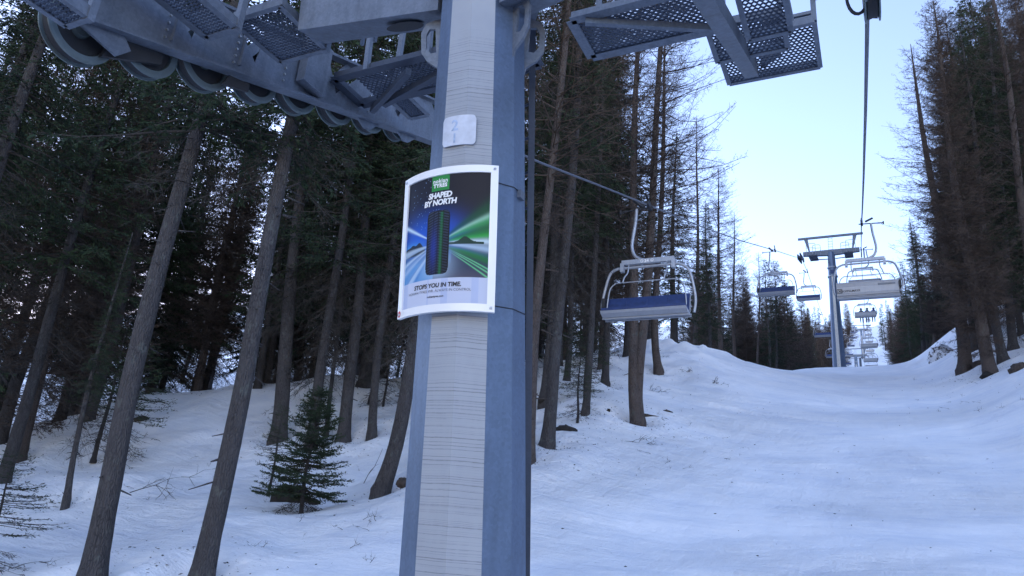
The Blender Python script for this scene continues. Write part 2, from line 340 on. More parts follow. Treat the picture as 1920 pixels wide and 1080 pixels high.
# crossarm with flange and lifting lugs
mb = MB(PO)
def arm_half(sx, xe, z_in, z_out, h_in, h_out):
    x0 = -2.6+sx*.28; x1 = xe; y0, y1 = 3.95, 4.31; tl = .06      # the box leans with the pole
    vs = [(x0, y0, z_in-tl), (x0, y1, z_in+tl), (x0, y1-.06, z_in+h_in), (x0, y0-.06, z_in+h_in), (x1, y0, z_out-tl), (x1, y1, z_out+tl), (x1, y1-.06, z_out+h_out), (x1, y0-.06, z_out+h_out)]
    mb.add(vs, [(0, 1, 2, 3), (4, 7, 6, 5), (0, 4, 5, 1), (1, 5, 6, 2), (2, 6, 7, 3), (3, 7, 4, 0)])
arm_half(-1, -4.36, 4.06, 4.27, .75, .50); arm_half(1, -.55, 3.96, 4.36, .8, .45)
mb.build('crossarm', M['steel'], pyl)
mb = MB(PO); n_ = 20; vs = [Vector((-3.30+.20*math.cos(2*math.pi*k/n_)*(1 if math.cos(2*math.pi*k/n_) < 0 else .8), 4.13+.09*math.sin(2*math.pi*k/n_), 4.095+.030*math.sin(2*math.pi*k/n_)-.003-.055*math.cos(2*math.pi*k/n_)*.25)) for k in range(n_)]
mb.add(vs, [tuple(range(n_))]); mb.build('access_hole', M['rubber'], pyl)
mb = MB(PO); mb.lathe([(.30, 0), (.46, 0), (.46, .05), (.30, .05)], pole_c(4.16), 'Z', 24); mb.lathe([(.30, 0), (.46, 0), (.46, .05), (.30, .05)], pole_c(4.22), 'Z', 24); mb.build('flange', M['steel'], pyl)
for k in range(14):
    mb = MB(PO); a = 2*math.pi*k/14; c = pole_c(4.12)+Vector((.41*math.cos(a), .41*math.sin(a), 0)); mb.lathe([(.001, 0), (.024, 0), (.024, .19), (.001, .19)], c, 'Z', 6); mb.build('flange_bolt', M['bolt'], pyl)
def lug(ang):
    mb = MB(PO); c0 = pole_c(3.85); a = R(ang); o = Vector((math.cos(a), math.sin(a), 0)); t = Vector((-o.y, o.x, 0))*.012
    r0 = pole_r(3.85)
    P = lambda r_, z: c0+o*(r0+r_)+Vector((0, -.12*z, z))-t
    outer = [P(-.02, -.42), P(.015, -.26), P(.10, -.20), P(.155, -.12), P(.165, .06), P(.13, .14), P(.05, .17), P(-.02, .18)]
    inner = [P(.03, -.12), P(.075, -.13), P(.115, -.08), P(.12, .04), P(.095, .09), P(.045, .09)]
    # ring of quads between outline and slot
    mb.prism([outer[0], outer[1], inner[0], P(-.02, -.12)], t*2)
    mb.prism([outer[1], outer[2], inner[1], inner[0]], t*2); mb.prism([outer[2], outer[3], inner[2], inner[1]], t*2)
    mb.prism([outer[3], outer[4], inner[3], inner[2]], t*2); mb.prism([outer[4], outer[5], inner[4], inner[3]], t*2)
    mb.prism([outer[5], outer[6], inner[5], inner[4]], t*2); mb.prism([outer[6], outer[7], P(-.02, .09), inner[5]], t*2)
    mb.prism([P(-.02, -.12), inner[0], inner[5], P(-.02, .09)], t*2)
    mb.build('lifting_lug', M['steel'], pyl)
for a in (196, 22, -16, 120): lug(a)
# ladder seen edge-on along the right of the pole
mb = MB(PO)
def lad(z, k): f = (4.9-z)/7; return pole_c(z)+Vector(((.240, -.10)[k]+.030*f, (.438, .55)[k]+.045*f, 0))
for k in (0, 1): mb.bar(lad(-2.2, k), lad(5.0, k), .036, .05, (.86, .5, 0))
for k in range(23): mb.tube([lad(-1.9+.3*k, 0), lad(-1.9+.3*k, 1)], .012, 6)
mb.build('ladder', M['steel_dark'], pyl)
# number plate: slightly curved round the edge of two faces
cpl = pole_c(2.84); rp = pole_r(2.84)
def cyl_pt(c, r_, ang, z, lean=.125): a = R(ang); return Vector((c.x+r_*math.sin(a), c.y-r_*math.cos(a)-lean*z, c.z+z-0*r_))
def curved_sheet(mb, c, r_, a0, a1, z0, z1, th, n=16, rad=0):
    vs = []
    for i in range(n+1):
        a = a0+(a1-a0)*i/n; ins = 0
        if rad:
            e = min(i, n-i)/n*abs(a1-a0)*math.pi/180*r_
            if e < rad: ins = rad-math.sqrt(max(0, rad*rad-(rad-e)**2))
        for rr in (r_, r_+th):
            for z in (z0+ins, z1-ins): vs.append(cyl_pt(c, rr, a, z))
    fs = []
    for i in range(n):
        a, b_ = i*4, i*4+4
        fs += [(a+2, b_+2, b_+3, a+3), (a, a+1, b_+1, b_), (a+1, a+3, b_+3, b_+1), (a, b_, b_+2, a+2)]
    fs += [(0, 2, 3, 1), (n*4, n*4+1, n*4+3, n*4+2)]
    mb.add(vs, fs)
M['plate'] = simple('faded plate', (.52, .56, .64), .5, 0, .12, 14)
AC = 6   # the plate sits left of the edge between two faces
mb = MB(PO); curved_sheet(mb, cpl, rp+.012, AC-20, AC+20, -.115, .115, .006, 24, .03); plate = mb.build('number_plate', M['plate'], pyl)
def text_geo(s, size, bold=0.0, shear=0.0, spacing=1.0, align='CENTER'):
    cu = bpy.data.curves.new('lettering', 'FONT'); cu.body = s; cu.size = size; cu.offset = bold; cu.shear = shear; cu.space_character = spacing
    cu.align_x = align; cu.resolution_u = 3
    o = bpy.data.objects.new('lettering', cu); C.collection.objects.link(o); bpy.context.view_layer.update()
    me = bpy.data.meshes.new_from_object(o.evaluated_get(bpy.context.evaluated_depsgraph_get()))
    V = [Vector(v.co) for v in me.vertices]; F = [tuple(p.vertices) for p in me.polygons]
    bpy.data.objects.remove(o); bpy.data.meshes.remove(me); return V, F
def text_on_cyl(name, s, size, c, r_, ang0, z0, mat, parent, org, **kw):
    V, F = text_geo(s, size, **kw); mb = MB(org)
    mb.add([cyl_pt(c, r_, ang0+math.degrees(v.x/r_), z0+v.y) for v in V], F); return mb.build(name, mat, parent)
M['faded'] = simple('faded blue print', (.33, .42, .58), .5, 0, .3, 20, 0)
text_on_cyl('digits', '2', .115, cpl, rp+.0195, AC-4, .0, M['faded'], plate, PO, bold=.003)
text_on_cyl('digits', '1', .10, cpl, rp+.0195, AC-4, -.095, M['faded'], plate, PO, bold=.003)
# ---- hauling rope course (y, z), sheave trains follow it
ROPE = [(-60, -19), (-25, -7.6), (-8, -.93), (2, 3.57), (2.78, 3.91), (3.34, 4.16), (3.91, 4.40), (4.5, 4.64), (5.07, 4.86), (5.7, 5.10), (6.3, 5.34), (6.9, 5.58), (8, 5.97), (11.3, 7.0), (14.1, 7.95), (18, 9.25), (25, 11.7), (34, 14.95), (49, 20.55), (65, 26.45), (72, 29.2), (80, 30.7), (92, 32.3), (106, 34.2), (119, 36.0), (145, 40.5), (172, 46.1), (190, 50.5), (210, 57), (250, 71), (300, 90), (350, 108), (400, 127), (520, 168)]
RY = np.array([p[0] for p in ROPE]); RZ = np.array([p[1] for p in ROPE])
def ropez(y): return float(np.interp(y, RY, RZ))
RS = .41
ux = Vector((0, 1, RS)).normalized(); un = Vector((0, -RS, 1)).normalized()
def make_sheave(x, y, first=None):
    loc = Vector((x, y, ropez(y)-.283))-PO
    if first is not None:
        o = first.copy(); link(o, pyl); o.location = loc
        for ch in first.children: c2 = ch.copy(); link(c2, o)
        return o
    mb = MB(); prof = [(.285, -.062), (.285, -.052), (.235, -.043), (.235, .043), (.285, .052), (.285, .062), (.262, .066), (.222, .064), (.214, .030), (.075, .012), (.07, .06), (.02, .06), (.02, -.06), (.07, -.06), (.075, -.012), (.214, -.03), (.222, -.064), (.262, -.066)]
    mb.lathe(prof, (0, 0, 0), 'X', 44); o = mb.build('sheave', M['rim'], pyl, loc)
    mb = MB(); mb.lathe([(.236, -.042), (.262, -.04), (.252, 0), (.262, .04), (.236, .042)], (0, 0, 0), 'X', 44); mb.build('tyre', M['rubber'], o)
    mb = MB(); mb.lathe([(.212, .032), (.212, .040), (.165, .034), (.08, .020), (.08, .014)], (0, 0, 0), 'X', 44); mb.build('disc', M['rubber'], o)
    return o
SY = [2.78, 3.34, 3.91, 4.50, 5.07, 5.70, 6.30, 6.90]
sh0 = make_sheave(-5.46, SY[0])
for y in SY[1:]: make_sheave(-5.46, y, sh0)
for k in range(7): make_sheave(.262, 6.0-.58*k, sh0)
for x, yy in ((-5.37, SY), (.155, [1.94+.58*k for k in range(8)])):
    for k in range(4 if x < -1 else 3):
        ya, yb = yy[2*k], yy[2*k+1]; mb = MB(PO); a = Vector((x, ya-.08, ropez(ya)-.26)); b_ = Vector((x, yb+.08, ropez(yb)-.26))
        mb.prism([a+un*-.05, b_+un*-.05, b_+un*.06, (a+b_)/2+un*.17, a+un*.06], (.02, 0, 0)); mb.build('rocker_beam', M['steel_dark'], pyl)
# main train beam: bottom flange and web plates with dark triangular openings between them
def Bm(x, y, h): return Vector((x, y, 3.63+.347*(y-2.81)+h))
bx = -5.28; mb = MB(PO)
mb.bar(Bm(bx, 2.62, .012), Bm(bx, 7.75, .012), .15, .022); w = .014
def web(y0, y1, yt0, yt1, hh=.62, low=.20): mb.prism([Bm(bx-w/2, y0, .023), Bm(bx-w/2, y1, .023), Bm(bx-w/2, y1, low), Bm(bx-w/2, yt1, hh), Bm(bx-w/2, yt0, hh), Bm(bx-w/2, y0, low)], (w, 0, 0))
web(2.62, 3.62, 2.75, 3.20); web(3.62, 4.34, 3.66, 3.98); web(4.34, 5.52, 4.40, 5.30); web(5.52, 6.70, 5.95, 6.25); web(6.70, 7.72, 6.95, 7.4)
for y in (3.55, 4.28, 5.45, 6.6): mb.bar(Bm(bx-.01, y-.10, .21), Bm(bx-.01, y+.22, .62), .02, .10, (0, 1, 0))
mb.bar(Bm(bx, 2.7, .66), Bm(bx, 7.6, .66), .12, .03)
mb.bar(Bm(bx+.02, 3.42, .1), Bm(bx+.02, 3.42, .58), .05, .012, ux); mb.bar(Bm(bx+.02, 4.15, .1), Bm(bx+.02, 4.15, .58), .05, .012, ux)
mb.build('train_beam', M['steel'], pyl)
for y in (3.36, 4.09, 4.72, 6.1):
    for j in range(5): mb = MB(PO); mb.lathe([(.001, 0), (.012, 0), (.012, .018), (.001, .018)], Bm(bx+.008, y, .12+.075*j), 'X', 6); mb.build('bolt', M['bolt'], pyl)
mb = MB(PO); mb.prism([(-5.30, 2.66, 3.56), (-5.30, 3.02, 3.50), (-5.30, 3.12, 3.62), (-5.30, 2.95, 3.80), (-5.30, 2.66, 3.86), (-5.30, 2.50, 3.72)], (.025, 0, 0))
mb.tube([(-5.30, 2.80, 3.66), (-5.262, 2.80, 3.66)], .035, 10); mb.build('end_plate', M['steel'], pyl)
mb = MB(PO); mb.prism([(-5.40, 2.95, 3.47), (-5.40, 3.45, 3.74), (-5.40, 3.45, 3.84), (-5.40, 3.0, 3.72)], (.05, 0, 0)); mb.build('rope_catcher', M['rubber'], pyl); mb = MB(PO); mb.prism([(-5.32, 4.05, 3.93), (-5.32, 4.35, 4.03), (-5.32, 4.35, 4.12), (-5.32, 4.1, 4.06)], (.03, 0, 0)); mb.build('rope_catcher', M['rubber'], pyl)
for y in (5.95, 6.75): mb = MB(PO); mb.prism([Bm(-5.30, y, 0), Bm(-5.30, y+.42, 0), Bm(-5.30, y+.25, -.11), Bm(-5.30, y+.15, -.11)], (.02, 0, 0)); mb.build('flange_gusset', M['steel'], pyl)
mb = MB(PO); mb.box((-5.19, 5.04, 4.80), (.11, .34, .60)); mb.build('arm_post', M['steel'], pyl)
# stepped walkway of expanded-metal platforms inside the left train
def plat(x0, x1, y0, y1, z, nu, nv, mat='steel', rim=.05, slope=0.0, side=.10):
    mb = MB(PO)
    A, B, Cc, D = Vector((x0, y0, z)), Vector((x1, y0, z)), Vector((x1, y1, z+slope)), Vector((x0, y1, z+slope))
    for a, b_ in ((A, B), (B, Cc), (Cc, D), (D, A)):
        mb.bar(a+Vector((0, 0, side/2-.01)), b_+Vector((0, 0, side/2-.01)), .012, side); mb.bar(a-Vector((0, 0, .014)), b_-Vector((0, 0, .014)), rim, .008)
    mb.build('platform_frame', M[mat], pyl); g = MB(PO); grating(g, A, B-A, D-A, nu, nv); g.build('grating', M['steel_dark'], pyl)
plat(-5.24, -4.98, 1.60, 2.58, 3.45, 6, 26)
plat(-5.08, -4.72, 2.70, 3.62, 4.08, 8, 26, rim=.07)
plat(-5.02, -4.45, 3.78, 4.42, 4.37, 12, 18, rim=.05)
plat(-5.03, -4.76, 5.90, 6.64, 5.06, 7, 20, slope=.02, rim=.06)
def rail(*bars):
    for a, b_, w_ in bars: mb = MB(PO); mb.bar(a, b_, w_, w_, (0, 1, .1)); mb.build('handrail', M['steel'], pyl)
for (x, y, z, h) in ((-4.45, 4.42, 4.37, 1.1), (-4.72, 3.62, 4.08, 1.1), (-4.45, 3.80, 4.40, 1.0), (-4.76, 5.90, 5.06, 1.0), (-4.98, 2.58, 3.45, 1.0)): rail(((x, y, z-.03), (x, y, z+h), .055))
rail(((-4.45, 3.75, 4.9), (-4.45, 4.46, 4.9), .035), ((-4.72, 2.75, 4.65), (-4.72, 3.6, 4.65), .035), ((-4.42, 4.5, 4.80), (-4.0, 4.62, 4.85), .035), ((-4.2, 4.62, 4.5), (-4.2, 4.62, 5.6), .03), ((-4.05, 4.62, 4.5), (-4.05, 4.62, 5.6), .03))
# cross walkway on the uphill side of the pole
ZP = 4.85
def frame_rect(x0, x1, y0, y1, z, bw=.10):
    mb = MB(PO)
    for (a, b_) in (((x0, y0, z), (x1, y0, z)), ((x0, y1, z), (x1, y1, z)), ((x0, y0, z), (x0, y1, z)), ((x1, y0, z), (x1, y1, z))):
        mb.bar(Vector(a)+Vector((0, 0, -.004)), Vector(b_)+Vector((0, 0, -.004)), bw, .01); mb.bar(Vector(a)+Vector((0, 0, .05)), Vector(b_)+Vector((0, 0, .05)), .012, .10)
    return mb
mb = frame_rect(-2.34, -1.02, 5.38, 5.98, ZP); mb.bar((-2.2, 5.40, ZP-.03), (-1.0, 5.93, ZP-.05), .05, .07); mb.build('platform_frame', M['steel'], pyl)
g = MB(PO); grating(g, (-2.30, 5.42, ZP+.01), (1.24, 0, 0), (0, .52, 0), 20, 16); g.build('grating', M['steel_dark'], pyl)
mb = frame_rect(-5.22, -2.9, 5.38, 5.92, ZP); mb.bar((-4.9, 5.93, ZP-.04), (-3.3, 5.42, ZP-.04), .06, .08)
mb.bar((-5.1, 5.98, ZP-.05), (-4.2, 5.4, ZP-.12), .06, .08); mb.build('platform_frame', M['steel_dark'], pyl)
g = MB(PO); grating(g, (-4.96, 5.42, ZP+.01), (2.02, 0, 0), (0, .52, 0), 32, 16); g.build('grating', M['steel_dark'], pyl)
for x in (-4.75, -3.95, -3.25): rail(((x, 5.36, ZP), (x-.05, 5.36, ZP+1.05), .055))
for z in (.55, 1.05): rail(((-5.0, 5.33, ZP+z), (-2.9, 5.33, ZP+z), .045))
for x in (-2.3, -1.6, -1.02): rail(((x, 6.0, ZP), (x, 6.0, ZP+1.1), .05))
# right side: long box beam with stepped gratings
def Rb(x, y, dz=0): return Vector((x, y, 4.36+RS*(y-5.0)-.02+dz))
mb = MB(PO); mb.bar(Rb(-.95, 3.0), Rb(-.95, 7.35), .15, .16, un); mb.build('walkway_beam', M['steel'], pyl)
mb = MB(PO); mb.prism([Rb(-.84, 7.28, -.02), Rb(-.62, 7.30, .12), Rb(-.62, 7.30, .20), Rb(-.84, 7.28, .2)], (0, .02, 0)); mb.build('gusset', M['steel_dark'], pyl)
plat(-1.22, -.24, 6.72, 7.52, 5.28, 20, 18, slope=.02)
plat(-1.20, -.50, 6.15, 6.70, 5.02, 14, 12)
plat(-.80, -.42, 5.30, 6.10, 4.75, 8, 18)
rail(((-.50, 6.05, 5.02), (-.50, 6.05, 6.2), .055), ((-.24, 6.74, 5.3), (-.24, 6.74, 6.4), .05), ((-.26, 6.74, 5.42), (-.75, 6.74, 5.42), .035))
mb = MB(PO); mb.bar((-.24, 6.70, 5.60), (.12, 6.70, 5.60), .14, .03); mb.build('bracket', M['steel'], pyl)
mb = MB(PO); mb.tube([(-.43, 4.8, 4.72), (-.43, 6.3, 5.04)], .028, 8); mb.build('conduit', M['steel'], pyl)
# rubber loop by the end sheave
mb = MB(PO); cl = Vector((.150, 6.0, 4.90)); mb.tube([cl+Vector((.085*math.sin(t), 0, -.20*math.cos(t) if math.cos(t) > 0 else -.3*math.cos(t))) for t in [2*math.pi*k/20 for k in range(20)]], .015, 6, closed=True); mb.build('cable_loop', M['rubber'], pyl)
# ------------------------------------------------------------------ advertising poster clamped round the pole
CP = pole_c(1.99)+Vector((0, .30, 0)); SR = .78; PA = 0.0; HW = 29.2; HH = .515
sign = empty('advertising_sign', (CP.x, CP.y-SR, CP.z-HH), 'curved tyre advertising poster in a white frame clamped round the near pylon', 'sign')
SO = sign.location
mb = MB(SO); curved_sheet(mb, CP, SR-.014, PA-HW, PA+HW, -HH, HH, .010, 30); mb.build('backing', M['alu'], sign)
mb = MB(SO); fw = .052; fa = math.degrees(fw/SR)
curved_sheet(mb, CP, SR-.003, PA-HW, PA+HW, HH-fw, HH, .014, 30); curved_sheet(mb, CP, SR-.003, PA-HW, PA+HW, -HH, -HH+fw, .014, 30)
curved_sheet(mb, CP, SR-.0025, PA-HW, PA-HW+fa, -HH+fw, HH-fw, .0135, 4); curved_sheet(mb, CP, SR-.0025, PA+HW-fa, PA+HW, -HH+fw, HH-fw, .0135, 4)
mb.build('frame', M['alu'], sign)
# printed sheet: colours computed per vertex
nu_, nv_ = 200, 280
u = np.linspace(0, 1, nu_); v = np.linspace(0, 1, nv_); U, Vv = np.meshgrid(u, v)
rg = np.random.default_rng(3)
def lin(c): c = np.asarray(c, float)/255; return np.where(c < .04045, c/12.92, ((c+.055)/1.055)**2.4)
col = np.zeros((nv_, nu_, 3)); col[:] = lin((30, 28, 36))
def mixc(mask, c):
    global col
    mk = np.clip(mask, 0, 1)[..., None]; col = col*(1-mk)+lin(c)*mk
V0 = .195; v2 = (Vv-V0)/(1-V0)            # picture part
cx, cy = .46, .33                         # vanishing point behind the tyre
mixc(np.clip(1-U*1.6, 0, 1)*.6, (18, 28, 52))
mixc(np.exp(-((U-.22)/.34)**2-((v2-.40)/.20)**2)*1.0, (28, 96, 205)); mixc(np.exp(-((U-.50)/.25)**2-((v2-.42)/.17)**2)*.9, (40, 90, 200))
mixc(np.exp(-((U-.10)/.14)**2-((v2-.33)/.05)**2)*.8, (90, 180, 240))
ang = np.degrees(np.arctan2((v2-cy)*1.15, U-cx)); rad = np.hypot(U-cx, (v2-cy)*1.15)
def beam(a, w, c, s=1.0, r0=.02): mixc(np.exp(-((ang-a)/w)**2)*s*np.clip((rad-r0)*6, 0, 1), c)
for a, w, c, s in ((36, 6, (14, 84, 48), .7), (28, 3, (200, 240, 220), .75), (24, 6, (60, 170, 90), .7), (14, 5, (30, 120, 60), .8), (8, 4, (40, 170, 60), .9), (1, 4, (215, 235, 240), .9), (-8, 5, (190, 215, 235), .8), (-18, 5, (60, 130, 150), .7), (-24, 4, (20, 110, 50), .9), (150, 2.4, (210, 235, 250), .95)): beam(a, w, c, s)
mixc((v2 < .33+.035*np.exp(-((U-.09)/.05)**2)+.045*np.exp(-((U-.20)/.05)**2)+.01*np.sin(U*60))*(v2 > .255)*(U < .30), (24, 40, 58))
mixc((v2 < .335+.05*np.exp(-((U-.76)/.06)**2))*(v2 > .31)*(U > .58)*(U < .95), (26, 60, 46))
g_ = np.clip((.27-v2)*9, 0, 1)*(U < .62); mixc(g_*.95, (96, 158, 214)); 
for k in range(16):
    a = rg.uniform(-176, -120); beam(a, rg.uniform(1.2, 3.5), (200, 222, 240) if k % 3 else (60, 120, 190), .55)
mixc(np.clip((.25-v2)*8, 0, 1)*(U >= .56), (50, 62, 84)); mixc(np.clip((.10-v2)*12, 0, 1)*(U >= .42), (74, 74, 92))
for a in (-28, -31, -35): beam(a, .7, (120, 225, 150), .9, .12)
beam(-20, 4, (24, 120, 50), .8, .1)
mixc(np.exp(-((U-.46)/.17)**2-((v2-.13)/.16)**2)*.75, (190, 215, 238))
for k in range(60):
    px_, py_ = rg.uniform(0, .5), rg.uniform(.45, 1.0); mixc((np.hypot((U-px_)*1.0, (v2-py_)*1.2) < .0045)*.7, (150, 180, 220))
# tyre
tx, tw = .455, .135; ty0, ty1 = .04, .655
dx = np.abs(U-tx)/tw; dy = np.abs(v2-(ty0+ty1)/2)/((ty1-ty0)/2)
tyre = (np.maximum(dx, 0)**5+np.maximum(dy, 0)**14) < 1
mixc(tyre*1.0, (20, 22, 28)); tt = (v2-ty0)/(ty1-ty0); ss = (U-tx)/tw
tread = (np.sin(tt*150+np.abs(ss)*9) > .15)*(np.abs(ss) < .88); mixc(tyre*tread*(.5+.5*tt)*.5, (74, 90, 116))
mixc(tyre*((np.abs(ss+.42) < .035)+(np.abs(ss) < .04)+(np.abs(ss-.45) < .035)), (14, 16, 24))
mixc(tyre*np.exp(-((ss+.35)/.3)**2)*np.exp(-((tt-.4)/.3)**2)*.45, (40, 70, 190)); mixc(tyre*np.exp(-((ss-.3)/.12)**2)*.55*(tt < .97), (30, 130, 70))
mixc(((Vv > .89)*(np.abs(U-.46) < .105))*1.0, (52, 150, 72)); mixc(((Vv > .88)*(np.abs(U-.46) < .105))*1.0, (48, 146, 70))
mixc((Vv < V0)*1.0, (190, 196, 214))
mixc((Vv < V0)*(.25*(np.sin(U*37)+np.sin(U*23+1)) > .2), (176, 186, 212))
ia = HW-fa; pv = []
for j in range(nv_):
    for i in range(nu_): pv.append(cyl_pt(CP, SR-.001, PA-ia+2*ia*u[i], -HH+fw+(2*HH-2*fw)*v[j])-SO)
I = np.arange(nu_*nv_).reshape(nv_, nu_)
pm = mesh_np('poster_print', [tuple(p) for p in pv], np.stack([I[:-1, :-1], I[:-1, 1:], I[1:, 1:], I[1:, :-1]], -1).reshape(-1, 4))
vg = (Vv > V0)[..., None]; col = np.where(vg, col*.82, col)
ca = pm.color_attributes.new('Col', 'FLOAT_COLOR', 'POINT')
ca.data.foreach_set('color', np.concatenate([col.reshape(-1, 3), np.ones((nu_*nv_, 1))], 1).astype(np.float32).ravel())
pm.materials.append(M['print']); pr = link(bpy.data.objects.new('poster_print', pm), sign)
PW = 2*R(ia)*SR; PH = 2*HH-2*fw
def ptxt(s, size, uu, vv, mat, **kw): return text_on_cyl('lettering', s, size, CP, SR+.0015, PA-ia+2*ia*uu, -HH+fw+PH*vv, mat, pr, SO, **kw)
ptxt('nokian', .042, .46, .942, M['white'], bold=.0012, spacing=1.1); ptxt('TYRES', .038, .46, .906, M['white'], bold=.002, spacing=1.1)
ptxt('SHAPED', .056, .46, .822, M['white'], bold=.0026, shear=.12, spacing=.95); ptxt('BY NORTH', .056, .46, .766, M['white'], bold=.0026, shear=.12, spacing=.95)
ptxt('STOPS YOU IN TIME.', .042, .46, .130, M['black'], bold=.0014, shear=.1)
ptxt('NOKIAN TYRES WR. ALWAYS IN CONTROL', .026, .47, .095, M['black'], bold=-.0002); ptxt('nokiantyres.com', .020, .46, .055, M['black'], bold=.0004)
for sa in (-1, 1):
    for sz in (-1, 1): mb = MB(SO); c_ = cyl_pt(CP, SR+.011, sa*(HW-fa*.5), sz*(HH-.026)); mb.lathe([(.001, 0), (.009, 0), (.009, .004), (.001, .004)], c_, 'Z', 8); mb.box(c_, (.018, .008, .018)); mb.build('screw', M['bolt'], sign)
for sz in (-.40, .40): mb = MB(SO); mb.box((CP.x, CP.y-.30-.415-.125*sz, CP.z+sz), (.40, .06, .05)); mb.build('bracket', M['steel'], sign)
# the red and white sticker in the lower corner of the frame
M['red'] = simple('red sticker', (.55, .02, .03), .5, 0, .1)
def sticker(a, z, rad, mat, nm):
    mb = MB(SO); vs = [cyl_pt(CP, SR+.0125, PA+a, z)]+[cyl_pt(CP, SR+.0125, PA+a+math.degrees(rad*math.cos(t)/SR), z+rad*1.15*math.sin(t)) for t in [2*math.pi*k/20 for k in range(20)]]
    mb.add(vs, [(0, i+1, (i+1) % 20+1) for i in range(20)]); mb.build(nm, mat, sign)
sticker(-HW+1.8, -HH+.03, .020, M['red'], 'red_sticker'); sticker(-HW+5.0, -HH+.03, .018, M['white'], 'white_sticker')
# ------------------------------------------------------------------ hauling ropes
def rxr(y): return float(np.interp(y, [-60, 5, 8, 34, 72, 98, 127, 300, 520], [.262, .262, .268, .12, .05, -.1, .1, .3, 1.2]))
def rxl(y): return float(np.interp(y, [-60, 5, 8, 18, 72, 123, 300, 520], [-5.46, -5.46, -5.46, -5.16, -5.26, -5.6, -5.3, -5.0]))
for fx, lab in ((rxr, 'steel hauling rope running up the right side of the lift, over the riders'), (rxl, 'steel hauling rope slanting down past the left chairs behind the near pylon')):
    mb = MB(); mb.tube([(fx(y), y, ropez(y)) for y in RY], .024, 8); tag(mb.build('hauling_rope', M['rope']), lab, 'steel rope')
